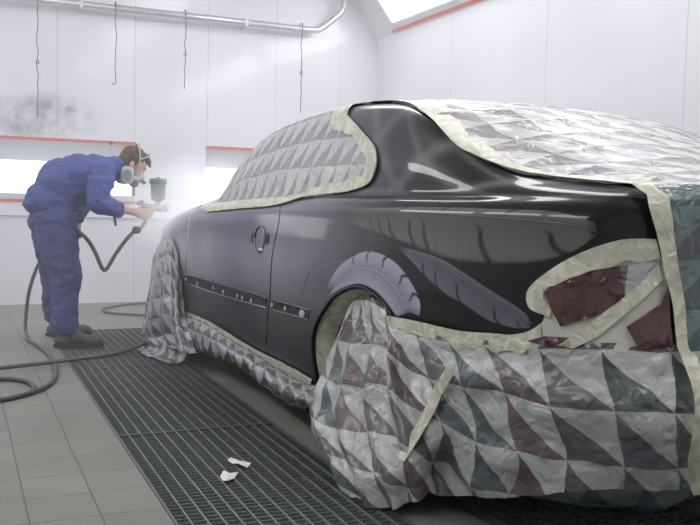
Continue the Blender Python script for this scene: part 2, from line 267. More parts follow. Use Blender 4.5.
DATA={'F1l': [(2.102, 6.367), (1.71, 5.882), (1.486, 5.647), (1.317, 5.493), (1.153, 5.488), (1.01, 5.565), (0.917, 5.697), (0.842, 5.971), (0.787, 6.433)],
 'F1q': [(2.108, 6.68), (1.815, 6.957), (1.428, 7.104), (1.141, 6.997), (0.929, 6.905), (0.787, 6.741)],
 'F1u': [(2.113, 6.932), (1.828, 7.324), (1.444, 7.545), (1.153, 7.513), (0.94, 7.562), (0.799, 7.016)],
 'F2l': [(1.652, 5.607), (1.574, 5.429), (1.474, 5.131), (1.349, 4.816), (1.236, 4.654), (1.142, 4.47), (1.043, 4.43), (0.986, 4.47)],
 'F2q': [(1.653, 5.656), (1.395, 5.397), (1.235, 5.114), (1.117, 4.815), (1.013, 4.592), (0.981, 4.535)],
 'F2u': [(1.654, 5.681), (1.398, 5.523), (1.236, 5.25), (1.116, 4.976), (1.007, 4.722), (0.977, 4.553)],
 'F3l': [(2.256, 4.214), (2.165, 4.404), (2.07, 4.56), (1.944, 4.684), (1.82, 4.623), (1.728, 4.435), (1.65, 4.177)],
 'F3q': [(2.214, 4.379), (2.067, 4.799), (1.919, 5.053), (1.772, 5.006), (1.645, 4.713), (1.56, 4.343)],
 'F3u': [(2.263, 4.4), (2.132, 4.957), (2.027, 5.248), (1.895, 5.467), (1.758, 5.447), (1.628, 5.23), (1.529, 4.852), (1.487, 4.556), (1.497, 4.309)],
 'F4q': [(2.535, 3.977), (2.402, 4.8), (2.212, 5.179), (2.043, 5.516)],
 'arch': [(2.391, 1.318), (2.4, 2.562), (2.335, 3.412), (2.22, 4.142), (2.074, 4.481), (1.941, 4.625), (1.821, 4.543), (1.693, 4.233)],
 'band_low': [(1.68, 3.829), (1.44, 3.92), (1.244, 3.925), (1.109, 3.975), (0.996, 4.078), (0.943, 4.179)],
 'boots': [(0.632, 6.435, 0.0), (0.929, 6.263, 0.0), (0.642, 7.063, 0.0), (0.903, 6.889, 0.0)],
 'clips': [(4.374, 3.753), (4.107, 3.547), (3.786, 3.546), (3.605, 3.465), (3.37, 3.453), (3.292, 3.42), (3.156, 3.395), (2.865, 3.489), (2.701, 3.474), (2.503, 3.47)],
 'corner_l': [(0.817, 12.113), (0.713, 9.461), (0.658, 7.712), (0.621, 6.402), (0.602, 5.742), (0.57, 5.068), (0.567, 4.647), (0.571, 4.289), (0.566, 4.126), (0.559, 3.17),
              (0.555, 2.264), (0.51, 1.018)],
 'corner_r': [(0.759, 12.309), (0.648, 9.408), (0.596, 7.763), (0.572, 6.417), (0.557, 5.749), (0.534, 5.069), (0.533, 4.647), (0.538, 4.288), (0.522, 4.123), (0.526, 3.189),
              (0.514, 2.253), (0.468, 0.972)],
 'diag': [(0.609, 5.763), (0.596, 5.417), (0.679, 4.917), (0.771, 4.483), (0.853, 4.246), (0.896, 4.266), (0.815, 4.57), (0.72, 4.993), (0.659, 5.355)],
 'fend_arch': [(5.214, 1.851), (5.248, 3.922), (5.255, 5.117), (5.167, 5.864), (4.733, 5.889), (4.493, 5.207), (4.436, 4.228), (4.469, 2.406)],
 'front_film': [[(-0.93, 4.409, 0.723), (-0.96, 4.456, 0.561), (-0.98, 4.487, 0.398), (-1.0, 4.518, 0.212), (-1.02, 4.491, 0.092), (-1.02, 4.339, 0.013)],
                [(-0.95, 4.198, 0.783), (-0.98, 4.13, 0.607), (-1.0, 4.1, 0.437), (-1.02, 4.069, 0.269), (-1.0, 4.088, 0.128), (-1.0, 3.929, 0.076)],
                [(-0.95, 3.992, 0.806), (-0.985, 3.881, 0.625), (-1.0, 3.844, 0.463), (-1.02, 3.764, 0.307), (-1.0, 3.783, 0.172), (-1.0, 3.637, 0.103)],
                [(-0.95, 3.818, 0.728), (-0.965, 3.759, 0.601), (-0.98, 3.7, 0.476), (-1.0, 3.6, 0.327), (-1.02, 3.48, 0.217), (-1.02, 3.388, 0.125)],
                [(-0.94, 3.802, 0.65), (-0.945, 3.733, 0.538), (-0.95, 3.687, 0.412), (-0.96, 3.58, 0.296), (-0.97, 3.389, 0.197), (-0.95, 3.326, 0.119)]],
 'front_gap': [(4.329, 7.398), (4.326, 6.384), (4.322, 4.964), (4.423, 3.66), (4.516, 1.823)],
 'gap': [(2.84, 7.681), (2.803, 6.642), (2.82, 5.779), (2.85, 5.144), (2.879, 4.502), (2.91, 3.674), (2.955, 2.422), (2.999, 1.414)],
 'gun': [(1.311, 6.27, 1.209), (1.312, 6.27, 1.166), (1.313, 6.27, 1.053), (1.313, 6.27, 1.01), (1.186, 6.27, 1.029), (1.378, 6.27, 0.99), (1.257, 6.27, 0.995),
         (1.237, 6.27, 0.853), (1.399, 6.27, 0.991)],
 'handle': [(3.037, 5.537), (3.105, 5.739), (3.087, 5.367), (3.026, 6.003), (2.95, 5.759), (2.949, 5.393), (3.012, 5.195), (3.166, 5.552), (2.889, 5.562)],
 'head_pts': [(1.086, 6.52, 1.444), (1.208, 6.52, 1.464), (1.325, 6.52, 1.36), (1.326, 6.52, 1.272), (1.29, 6.52, 1.212), (1.196, 6.52, 1.122), (1.13, 6.52, 1.25),
              (1.253, 6.52, 1.255), (1.137, 6.52, 1.338), (1.289, 6.52, 1.308)],
 'hose_b': [(0.124, 5.538, 0.03), (0.235, 5.569, 0.03), (0.547, 5.683, 0.03), (0.869, 5.812, 0.03), (1.017, 5.929, 0.03), (1.164, 6.143, 0.03), (1.271, 6.296, 0.03)],
 'hose_c': [(0.116, 5.202, 0.014), (0.224, 5.313, 0.014), (0.327, 5.252, 0.014), (0.373, 5.15, 0.014), (0.385, 5.035, 0.014), (0.374, 4.957, 0.014), (0.333, 4.867, 0.014)],
 'hose_d': [(2.029, 10.082, 0.014), (1.786, 9.685, 0.014), (1.519, 9.049, 0.014), (1.296, 8.496, 0.014), (1.244, 8.273, 0.014), (1.291, 8.112, 0.014), (1.506, 7.917, 0.014),
            (1.595, 7.824, 0.014)],
 'hose_floor': [(0.498, 7.508, 0.014), (0.472, 6.712, 0.014), (0.524, 6.422, 0.014), (0.558, 5.996, 0.014), (0.55, 5.562, 0.014), (0.508, 5.225, 0.014), (0.429, 4.994, 0.014),
                (0.316, 4.846, 0.014), (0.2, 4.761, 0.014), (0.082, 4.752, 0.014)],
 'hose_up': [(1.236, 6.27, 0.916), (1.146, 6.27, 0.837), (1.084, 6.27, 0.759), (1.016, 6.27, 0.661), (0.968, 6.27, 0.576), (0.941, 6.27, 0.556), (0.914, 6.27, 0.598),
             (0.886, 6.27, 0.668), (0.845, 6.27, 0.744), (0.805, 6.27, 0.792), (0.825, 6.7, 0.803), (0.732, 6.95, 0.732), (0.6, 7.0, 0.554), (0.51, 7.05, 0.345),
             (0.478, 7.1, 0.202)],
 'lamp_film_bottom': [(0.989, 4.192), (0.898, 4.182), (0.778, 4.22), (0.665, 4.252), (0.571, 4.289)],
 'lamp_grey': [(0.721, 5.636), (0.666, 5.731), (0.612, 5.784), (0.659, 5.355), (0.703, 5.102)],
 'lamp_inner': [(0.609, 5.763), (0.683, 5.748), (0.784, 5.559), (0.867, 5.324), (0.923, 5.116), (0.917, 4.924), (0.903, 4.823), (0.88, 4.568)],
 'lamp_outer': [(0.621, 6.402), (0.68, 6.398), (0.733, 6.292), (0.814, 5.958), (0.897, 5.567), (0.965, 5.181), (0.979, 4.945), (0.966, 4.785), (0.929, 4.722), (0.94, 4.577),
                (0.984, 4.425), (1.049, 4.328), (1.1, 4.304), (1.273, 4.219), (1.482, 4.221), (1.694, 4.189)],
 'lamp_win': [(0.923, 5.116), (0.867, 5.324), (0.784, 5.559), (0.716, 5.658), (0.698, 5.121), (0.765, 4.8), (0.88, 4.568), (0.903, 4.823)],
 'man_head': [(1.202, 6.52, 1.297)],
 'man_larm': [(0.955, 6.78, 1.25), (0.841, 6.78, 1.038), (0.82, 6.78, 0.912), (0.827, 6.78, 0.815)],
 'man_lleg': [(0.653, 6.74, 0.859), (0.696, 6.74, 0.447), (0.683, 6.74, 0.18)],
 'man_rarm': [(0.924, 6.27, 1.251), (0.891, 6.27, 1.029), (1.034, 6.27, 0.976), (1.173, 6.27, 0.958), (1.229, 6.27, 0.959)],
 'man_rleg': [(0.634, 6.4, 0.883), (0.688, 6.4, 0.512), (0.702, 6.4, 0.159)],
 'man_sh': [(0.946, 6.52, 1.265)],
 'man_spine': [(0.625, 6.52, 0.936), (0.672, 6.52, 1.085), (0.787, 6.52, 1.202), (0.925, 6.52, 1.264), (1.037, 6.52, 1.326), (1.101, 6.52, 1.336)],
 'mold_bot': [(4.474, 3.472), (3.845, 3.248), (3.247, 3.256), (2.892, 3.275), (2.416, 3.319)],
 'mold_top': [(4.491, 4.039), (3.727, 3.868), (3.124, 3.809), (2.903, 3.724), (2.393, 3.705)],
 'pillar_top': [(2.525, 12.069), (2.184, 12.168)],
 'rear_up': [(0.759, 12.309), (0.601, 12.305), (0.478, 4.435)],
 'reflect': [(4.859, 5.839), (4.465, 4.985)],
 'rw_inner': [(2.039, 12.527), (1.797, 12.615), (1.603, 12.351), (1.415, 12.209), (1.337, 12.395), (1.278, 12.606), (1.182, 12.85), (0.998, 12.691)],
 'rw_outer': [(2.139, 12.178), (1.809, 11.977), (1.603, 11.789), (1.476, 11.662), (1.356, 11.705), (1.265, 12.081), (1.232, 11.808), (1.094, 11.976), (0.936, 12.037),
              (0.817, 12.113)],
 'sill_film': [[(-0.914, 3.856, 0.312), (-0.95, 3.704, 0.266), (-0.96, 3.598, 0.197), (-0.94, 3.53, 0.136), (-0.88, 3.64, 0.089)],
               [(-0.918, 3.296, 0.319), (-0.96, 3.141, 0.276), (-0.97, 3.087, 0.213), (-0.94, 3.083, 0.147), (-0.88, 3.19, 0.113)],
               [(-0.913, 2.847, 0.287), (-0.96, 2.693, 0.263), (-0.98, 2.618, 0.227), (-0.95, 2.636, 0.178), (-0.88, 2.766, 0.14)],
               [(-0.907, 2.464, 0.264), (-0.96, 2.309, 0.247), (-0.985, 2.213, 0.21), (-0.96, 2.22, 0.151), (-0.88, 2.367, 0.095)],
               [(-0.894, 2.149, 0.235), (-0.96, 1.975, 0.223), (-0.985, 1.888, 0.19), (-0.96, 1.897, 0.134), (-0.88, 2.035, 0.083)],
               [(-0.887, 1.916, 0.225), (-0.96, 1.739, 0.218), (-0.98, 1.669, 0.189), (-0.95, 1.691, 0.15), (-0.88, 1.812, 0.113)],
               [(-0.894, 1.721, 0.235), (-0.95, 1.589, 0.23), (-0.96, 1.555, 0.203), (-0.94, 1.566, 0.173), (-0.88, 1.661, 0.142)]],
 'sill_low': [(4.515, 1.423), (3.651, 0.905), (3.105, 0.424), (2.764, 0.059), (2.533, 0.011)],
 'sill_top': [(4.564, 1.865), (3.877, 1.857), (3.17, 1.4), (2.711, 1.293), (2.429, 1.095)],
 'tape_dir': (0.0, -0.073, -0.008),
 'tape_strip': [(-0.954, 0.518, 0.534), (-0.949, 0.587, 0.461), (-0.956, 0.621, 0.394), (-0.985, 0.658, 0.302), (-1.03, 0.69, 0.206)],
 'wheel_film': [[(-0.895, 1.384, 0.658), (-0.91, 1.478, 0.525), (-0.93, 1.567, 0.361), (-1.0, 1.522, 0.244), (-1.03, 1.523, 0.16), (-1.06, 1.332, 0.075), (-1.08, 1.068, -0.007)],
                [(-0.895, 1.323, 0.686), (-0.92, 1.329, 0.546), (-0.97, 1.303, 0.389), (-1.03, 1.254, 0.241), (-1.07, 1.175, 0.145), (-1.1, 1.007, 0.078), (-1.1, 0.914, -0.006)],
                [(-0.9, 1.194, 0.692), (-0.94, 1.145, 0.553), (-1.0, 1.058, 0.436), (-1.04, 0.998, 0.299), (-1.08, 0.901, 0.197), (-1.1, 0.798, 0.109), (-1.08, 0.743, 0.014)],
                [(-0.91, 1.078, 0.67), (-0.96, 0.982, 0.559), (-1.01, 0.864, 0.454), (-1.04, 0.79, 0.346), (-1.06, 0.721, 0.242), (-1.06, 0.675, 0.151), (-1.04, 0.67, 0.046)],
                [(-0.938, 0.964, 0.613), (-0.969, 0.87, 0.559), (-0.968, 0.81, 0.461), (-1.0, 0.696, 0.37), (-1.01, 0.635, 0.276), (-1.0, 0.62, 0.177), (-0.97, 0.626, 0.089)],
                [(-0.932, 0.75, 0.621), (-0.938, 0.692, 0.568), (-0.947, 0.623, 0.484), (-0.955, 0.569, 0.405), (-0.955, 0.528, 0.314), (-0.923, 0.648, 0.169),
                 (-0.919, 0.609, 0.08)],
                [(-0.923, 0.547, 0.626), (-0.928, 0.503, 0.578), (-0.943, 0.432, 0.514), (-0.929, 0.404, 0.439), (-0.921, 0.378, 0.349), (-0.914, 0.351, 0.26),
                 (-0.877, 0.427, 0.13)],
                [(-0.891, 0.324, 0.655), (-0.893, 0.293, 0.605), (-0.906, 0.239, 0.543), (-0.898, 0.217, 0.477), (-0.875, 0.212, 0.386), (-0.857, 0.201, 0.295),
                 (-0.835, 0.253, 0.185)],
                [(-0.833, 0.162, 0.668), (-0.832, 0.139, 0.622), (-0.827, 0.119, 0.554), (-0.836, 0.084, 0.501), (-0.817, 0.074, 0.414), (-0.791, 0.074, 0.329),
                 (-0.765, 0.085, 0.24)],
                [(-0.741, 0.055, 0.68), (-0.739, 0.039, 0.633), (-0.736, 0.018, 0.568), (-0.74, -0.014, 0.503), (-0.724, -0.014, 0.421), (-0.696, -0.002, 0.337),
                 (-0.668, 0.013, 0.256)],
                [(-0.59, -0.018, 0.678), (-0.589, -0.034, 0.637), (-0.589, -0.053, 0.571), (-0.602, -0.077, 0.505), (-0.595, -0.075, 0.424), (-0.566, -0.054, 0.337),
                 (-0.534, -0.033, 0.253)]],
 'win_inner': [(2.649, 11.806), (2.638, 11.405), (2.577, 11.156), (2.488, 11.127), (2.354, 10.907), (2.245, 10.608), (2.116, 10.086), (2.097, 9.722), (2.272, 9.505),
               (2.615, 9.309), (2.923, 8.658), (3.594, 8.37), (3.952, 8.049)],
 'win_outer': [(2.553, 11.936), (2.51, 11.58), (2.385, 11.327), (2.27, 11.064), (2.12, 10.662), (2.037, 10.215), (2.021, 9.729), (2.075, 9.379), (2.249, 9.116), (2.551, 8.624),
               (2.848, 7.437), (3.481, 7.156), (3.963, 7.041)]}

def interp(pts, x):
    """monotone-ish cubic (Catmull-Rom, non-uniform) through pts [(x,y)...]"""
    n=len(pts)
    if x<=pts[0][0]: return pts[0][1]
    if x>=pts[-1][0]: return pts[-1][1]
    i=0
    while pts[i+1][0]<x: i+=1
    x0,y0=pts[i]; x1,y1=pts[i+1]; h=x1-x0; t=(x-x0)/h
    def slope(j):
        if j==0 or j==n-1:
            a,b=(0,1) if j==0 else (n-2,n-1)
            return (pts[b][1]-pts[a][1])/(pts[b][0]-pts[a][0])
        hl=pts[j][0]-pts[j-1][0]; hr=pts[j+1][0]-pts[j][0]
        dl=(pts[j][1]-pts[j-1][1])/hl; dr=(pts[j+1][1]-pts[j][1])/hr
        if dl*dr<=0: return 0.0
        return (hl+hr)*3/((2*hr+hl)/dl+(hr+2*hl)/dr)*1.0
    m0=slope(i); m1=slope(i+1)
    return (2*t**3-3*t*t+1)*y0+(t**3-2*t*t+t)*h*m0+(-2*t**3+3*t*t)*y1+(t**3-t*t)*h*m1
PLAN_U=[(0,0),(.45,-.45),(.62,-.62),(.80,-.77),(1.0,-.865),(1.3,-.915),(1.85,-.93),(3.5,-.93),(4.7,-.925),(5.2,-.88),(5.6,-.76),(5.9,-.55),(6.5,0)]
PLAN_V=[(0,-.03),(.45,-.01),(.62,.03),(.80,.12),(1.0,.29),(1.3,.6),(1.85,1.15),(4.7,4.0),(5.2,4.47),(5.6,4.8),(5.9,5.0),(6.5,5.12)]
RAIL=[(-.03,1.115),(.15,1.13),(.45,1.165),(.77,1.27),(1.08,1.40),(1.42,1.48),(1.9,1.51),(2.4,1.49),(2.85,1.42),(3.1,1.28),(3.35,1.07),(4.0,1.0),(4.8,.86),(5.12,.72)]
RAILC=[(-.03,.80),(.45,.80),(.77,.82),(1.08,.79),(1.42,.74),(1.9,.72),(2.4,.73),(2.85,.76),(3.35,.86),(5.12,.82)]
BELT=[(-.03,1.09),(.5,1.10),(1.2,1.10),(3.3,1.05),(4.0,.98),(4.8,.84),(5.12,.70)]
# levels: t 0..15
LOW=[(0,.20,.93),(1,.26,.965),(2,.36,.985),(3,.50,.995),(4,.62,1.0),(5,.80,1.01),(6,.95,1.0),(7,1.03,.991)]
def lerp(a,b,f): return a+(b-a)*f
def surf(s,t):
    u=interp(PLAN_U,s); v=interp(PLAN_V,s)
    belt=interp(BELT,v); rail=interp(RAIL,v); rc=interp(RAILC,v)
    k=belt/1.10
    L=[(a,z*(k if z>.5 else 1-(1-k)*z*2*.5),c) for a,z,c in LOW]
    L.append((8,belt-.027,.963)); L.append((9,belt,.915))
    # greenhouse
    for a,f,g in ((10,.33,.20),(11,.66,.52)):
        L.append((a,lerp(belt,rail,f),lerp(.915,rc,g)))
    L.append((12,rail,rc)); crown=.035
    L.append((13,rail+crown*.7,rc*.68)); L.append((14,rail+crown*.95,rc*.34)); L.append((15,rail+crown,0))
    z=interp([(a,b) for a,b,c in L],t); c=interp([(a,c) for a,b,c in L],t)
    # bumper bulge
    rear=max(0,1-v/.9)
    b=.06*rear*math.exp(-((z-.5)/.2)**2)
    return (u*c, v-b+ .05*rear*max(0,.45-z)*2, z)
# ------------------------------------------------------------------ room
XR=4.343; YB=9.05; XL=-1.9; YF=-2.2; ZC=3.62
def quadmb(*q):
    mb=MB()
    for a in q: mb.add(a,[(0,1,2,3)])
    return mb
# floor with two extraction pits
pits=[(.647,1.39),(1.62,2.363)]; PY0,PY1=-.98,7.2; F0=[]
def fq(x0,x1,y0,y1,z=0): return [(x0,y0,z),(x1,y0,z),(x1,y1,z),(x0,y1,z)]
xs=[XL-.2,.647,1.39,1.62,2.363,XR+.2]
fl=quadmb(fq(xs[0],xs[1],YF-.2,YB+.6),fq(xs[2],xs[3],YF-.2,YB+.6),fq(xs[4],xs[5],YF-.2,YB+.6),*[fq(a,b,c,d) for a,b in pits for c,d in ((YF-.2,PY0),(PY1,YB+.6))])
for a,b in pits:
    fl.add(fq(a,b,PY0,PY1,-.45),[(0,1,2,3)])
    for x in (a,b): fl.add([(x,PY0,0),(x,PY1,0),(x,PY1,-.45),(x,PY0,-.45)],[(0,1,2,3)])
    for y in (PY0,PY1): fl.add([(a,y,0),(b,y,0),(b,y,-.45),(a,y,-.45)],[(0,1,2,3)])
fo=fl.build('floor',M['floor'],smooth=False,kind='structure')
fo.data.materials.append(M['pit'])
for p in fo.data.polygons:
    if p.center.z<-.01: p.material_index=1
# back wall with two recessed light boxes
LB=[(-1.6,1.662,1.025,1.60),(2.39,3.95,1.025,1.60)]
bw=MB(); T=.3
xs=[XL-.2,LB[0][0],LB[0][1],LB[1][0],LB[1][1],XR+.2]
for i in range(5):
    a,b=xs[i],xs[i+1]
    if i in (1,3):
        bw.box((a,YB,-.1),(b,YB+T,1.025)); bw.box((a,YB,1.60),(b,YB+T,ZC+.1))
    else: bw.box((a,YB,-.1),(b,YB+T,ZC+.1))
bw.build('wall_back',M['wall_back'],smooth=False,kind='structure')
MB().box((XR,YF-.1,-.1),(XR+.2,YB+.3,ZC+.1)).build('wall_right',M['wall_right'],smooth=False,kind='structure')
MB().box((XL-.2,YF-.1,-.1),(XL,YB+.3,ZC+.1)).build('wall_left',M['wall_other'],smooth=False,kind='structure')
MB().box((XL-.2,YF-.2,-.1),(XR+.2,YF,ZC+.1)).build('wall_front',M['wall_other'],smooth=False,kind='structure')
MB().box((XL-.2,YF-.2,ZC),(XR+.2,YB+.3,ZC+.15)).build('ceiling',M['ceiling'],smooth=False,kind='structure')
# sloping soffits between wall and ceiling (wedge running along each side)
def soffit(n,x0,x1):
    V=[(x0,YF,2.911),(x1,YF,ZC),(x0,YF,ZC),(x0,YB,2.911),(x1,YB,ZC),(x0,YB,ZC)]
    return MB().add(V,[(0,1,2),(3,5,4),(0,3,4,1),(1,4,5,2),(2,5,3,0)]).build(n,M['ceiling'],smooth=False,kind='structure')
XS=XR-.321/.406*(ZC-2.911)
soffit('trim_1',XR,XS); soffit('trim_2',XL,XL+(XR-XS))
# wall light boxes
for i,(a,b,z0,z1) in enumerate(LB):
    e=empty('wall_light',((a+b)/2,YB,z0),label=['long recessed wall light behind the painter, with red seals','recessed wall light behind the car windscreen, with red seals'][i],cat='wall light')
    def loc(v): return Vector(v)-Vector(((a+b)/2,YB,z0))
    def part(mb,n,m): 
        mb.V=[loc(v) for v in mb.V]; return mb.build(n,m,e,smooth=False)
    h=MB()
    h.add([(a,YB,z1),(b,YB,z1),(b,YB+.16,1.40),(a,YB+.16,1.40)],[(0,1,2,3)])
    h.box((a,YB+.002,z0-.02),(b,YB+.17,1.085))
    for x in (a,b): h.add([(x,YB,z0),(x,YB+.16,z0),(x,YB+.16,z1),(x,YB,z1)],[(0,1,2,3)])
    part(h,'reflector',M['recess'])
    part(MB().box((a+.01,YB+.155,1.085),(b-.01,YB+.165,1.405)),'diffuser',M['wall_lamp'])
    part(MB().box((a,YB-.012,z1),(b,YB,z1+.028)),'red_seal',M['red'])
    part(MB().box((a,YB-.012,z0-.024),(b,YB,z0+.003)),'red_seal',M['red'])
    if i==0:
        part(MB().ell((1.42,YB-.02,1.605),.014,.012,.02),'clip',M['wire'])
# sloping lights: boxes lying on the soffits
def slant_light(x_sign,y0,y1,label,d0=.10,d1=.52):
    if x_sign<0: d0,d1=.22,.86
    if x_sign>0: P=lambda d,y,o: Vector((XR-.620*d-.784*0-.784*o*1.0, y, 2.911+.784*d-.620*o))
    else: P=lambda d,y,o: Vector((XL+.620*d+.784*o, y, 2.911+.784*d-.620*o))
    base=P((d0+d1)/2,(y0+y1)/2,0); e=empty('slanted_light',base,label=label,cat='ceiling light',group='slanted light boxes along the soffits')
    def slab(d0,d1,y0,y1,o0,o1,n,m):
        V=[P(d,y,o)-base for o in (o0,o1) for d,y in ((d0,y0),(d1,y0),(d1,y1),(d0,y1))]
        mesh(n,V,[(0,3,2,1),(4,5,6,7),(0,1,5,4),(1,2,6,5),(2,3,7,6),(3,0,4,7)],m,e,smooth=False)
    slab(d0,d1,y0,y1,.0,.02,'housing',M['recess']); slab(d0+.03,d1-.03,y0+.03,y1-.03,.02,.03,'diffuser',M['lamp'])
    slab(d0-.082,d0-.052,y0-.1,y1+.1,.0,.018,'red_seal',M['red'])
slant_light(1,5.9,8.5,'slanted light box with a red seal, above the right wall corner')
slant_light(1,2.9,5.5,'slanted light box on the right side, out past the car roof'); slant_light(1,-.1,2.5,'slanted light box on the right side, beside the camera')
slant_light(-1,5.9,8.5,'slanted light box high on the left side, far end'); slant_light(-1,2.9,5.5,'slanted light box high on the left side, middle one'); slant_light(-1,-.1,2.5,'slanted light box high on the left side, nearest one')
# ceiling lights
for i,x in enumerate((2.4,)):
    for j,y in enumerate((.6,3.6,6.4)):
        e=empty('ceiling_light',(x,y,ZC),label='white ceiling light panel over the %s, %s row'%(['car'][i],['near','middle','far'][j]),cat='ceiling light',group='ceiling light panels')
        MB().box((-.38,-1.1,-.05),(.38,1.1,0)).build('housing',M['recess'],e,smooth=False)
        MB().box((-.34,-1.06,-.06),(.34,1.06,-.05)).build('diffuser',M['lamp'],e,smooth=False)
# pipe under the ceiling and the wires hanging from it
pp=[(-1.85,8.88,2.905),(3.45,8.88,2.905),(3.56,8.88,2.915),(3.64,8.88,2.97),(3.80,8.88,3.11),(3.85,8.88,3.19),(3.86,8.88,3.3),(3.86,8.88,3.58)]
pe=empty('ceiling_pipe',(0,8.88,2.905),label='galvanised pipe running along the back wall and bending up to the ceiling',cat='pipe')
MB().tube([Vector(p)-Vector((0,8.88,2.905)) for p in pp],.036,16).build('pipe',M['zinc'],pe)
for x in (-.3,1.1,2.75):
    MB().box((x-.015,-.045,-.04),(x+.015,.17,.045)).build('bracket',M['zinc'],pe,smooth=False)
wires=[(.706,1.80,'leftmost wire, long with a loop half way down, hanging from the pipe',.5),(1.425,2.19,'wire ending in a small hook, hanging from the pipe above the painter',None),
       (2.106,2.17,'kinked wire with a straight end, third along the pipe',.3),(3.357,2.02,'wire hanging from the right end of the pipe behind the car roof',.4)]
for k,(x,zb,lb,loop) in enumerate(wires):
    top=2.95; pts=[]
    random.seed(k+3)
    for i in range(16):
        f=i/15; pts.append((x+random.uniform(-.009,.009)*(1 if 0<i<13 else .2),8.835,top+(zb-top)*f))
    mb=MB(); mb.tube(crom([(x,8.93,2.94),(x,8.90,2.955),(x,8.85,2.955)]+pts,3),.0045,6)
    if loop:
        zc=top+(zb-top)*.55; mb.tube([(x+.013*math.cos(a),8.835,zc+.018*math.sin(a)) for a in [q*math.pi/6 for q in range(13)]],.004,6)
    if k==1: mb.tube([(x,8.835,zb),(x-.004,8.835,zb-.02),(x-.02,8.835,zb-.028),(x-.034,8.835,zb-.01)],.0045,6)
    mb.build('hanging_wire',M['wire'],label=lb,cat='wire',group='wires hanging from the pipe')
# floor gratings
def grate_mesh():
    w,l=.737,1.634; mb=MB()
    n=14
    for i in range(1,n): 
        x=w*i/n; mb.box((x-.0032,0,-.03),(x+.0032,l,0))
    m=46
    for j in range(1,m):
        y=l*j/m; mb.box((.006,y-.0022,-.025),(w-.006,y+.0022,-.003))
    fr=MB(); fr.box((0,0,-.032),(.009,l,.001)); fr.box((w-.009,0,-.032),(w,l,.001)); fr.box((0,0,-.032),(w,.006,.001)); fr.box((0,l-.006,-.032),(w,l,.001))
    return mb,fr
g1,g2=grate_mesh(); first=None
gl={0:['steel floor grating in the left pit, nearest the camera','steel floor grating in the left pit with two paper scraps on it, lower half','steel floor grating in the left pit beside the rear wheel','steel floor grating in the left pit beside the car door','steel floor grating at the far end of the left pit, by the painter\'s boots'],
    1:['steel floor grating beneath the back of the car, nearest the camera','steel floor grating under the rear bumper','steel floor grating under the car, middle','steel floor grating under the car doors','steel floor grating under the car, far end']}
for ip,(a,b) in enumerate(pits):
    for j in range(5):
        y=PY1-1.636*(5-j)+.001
        e=empty('floor_grating',(a+.003,y,0),label=gl[ip][j],cat='floor grating',group='steel floor gratings')
        if first is None:
            o1=g1.build('bearing_bars',M['steel'],e,smooth=False); o2=g2.build('frame',M['gframe'],e,smooth=False); first=(o1,o2)
        else:
            for o in first:
                c=o.copy(); COL.objects.link(c); c.parent=e
# paper scraps on the grating
def scrap(pts,label):
    V=[Vector(p) for p in pts]; c=sum(V,Vector())/len(V)
    VV=[v+Vector((0,0,.004+.010*(i%2))) for i,v in enumerate(V)]+[c+Vector((0,0,.018))]
    n=len(V); mesh('paper_scrap',VV,[(i,(i+1)%n,n) for i in range(n)],M['paper'],smooth=False,label=label,cat='paper')
scrap([(.917,3.20,0),(.945,3.245,0),(.963,3.233,0),(.992,3.205,0),(.965,3.165,0),(.925,3.115,0),(.915,3.15,0)],'small white paper scrap on the grating, the nearer of the two')
scrap([(1.005,3.40,0),(1.02,3.40,0),(1.045,3.345,0),(1.075,3.30,0),(1.05,3.275,0),(1.022,3.31,0),(1.01,3.35,0)],'small white paper scrap on the grating, the farther of the two')
# ------------------------------------------------------------------ car (local frame: x sideways, near side negative; y forward; z up)
TH=math.radians(2.7); CO=(2.453,1.945,0)
car=empty('car',CO,TH,label='dark two-door coupe with airbrushed feathers, partly masked with film and tape',cat='car')
_c={}
def SF(s,t):
    k=(round(s,5),round(t,5))
    if k not in _c: _c[k]=Vector(surf(s,t))
    return _c[k]
def NRM(s,t):
    e=.01; t0=min(max(t,.02),14.98)
    a=SF(s+e,t0)-SF(max(s-e,0),t0); b=SF(s,t0+e*2)-SF(s,t0-e*2); n=b.cross(a)
    if n.length<1e-9: return Vector((0,0,1))
    n.normalize()
    c=SF(s,t)-Vector((0,2.4,.6)); c=Vector((c.x,c.y*.25,c.z))
    return n if n.dot(c)>0 else -n
TM=[(0,0),(2,.16),(4,.42),(6,.75),(8,.87),(9,.93),(12,1.35),(13,1.58),(14,1.88),(15,2.15)]
def tm(t): return interp(TM,t)
def inside(x,y,P):
    r=False; j=len(P)-1
    for i in range(len(P)):
        xi,yi=P[i];xj,yj=P[j]
        if (yi>y)!=(yj>y) and x<(xj-xi)*(y-yi)/(yj-yi)+xi: r=not r
        j=i
    return r
KT=.095
def dense(poly,d,closed=True):
    out=[]; n=len(poly)
    for i in range(n if closed else n-1):
        a=poly[i];b=poly[(i+1)%n]; L=math.hypot(a[0]-b[0],(a[1]-b[1])*KT); k=max(1,int(L/d))
        for q in range(k): out.append((a[0]+(b[0]-a[0])*q/k,a[1]+(b[1]-a[1])*q/k))
    return out
def csmooth(pts,n=4,closed=False):
    P=crom([(a,b,0) for a,b in pts],n); return [(p.x,p.y) for p in P]
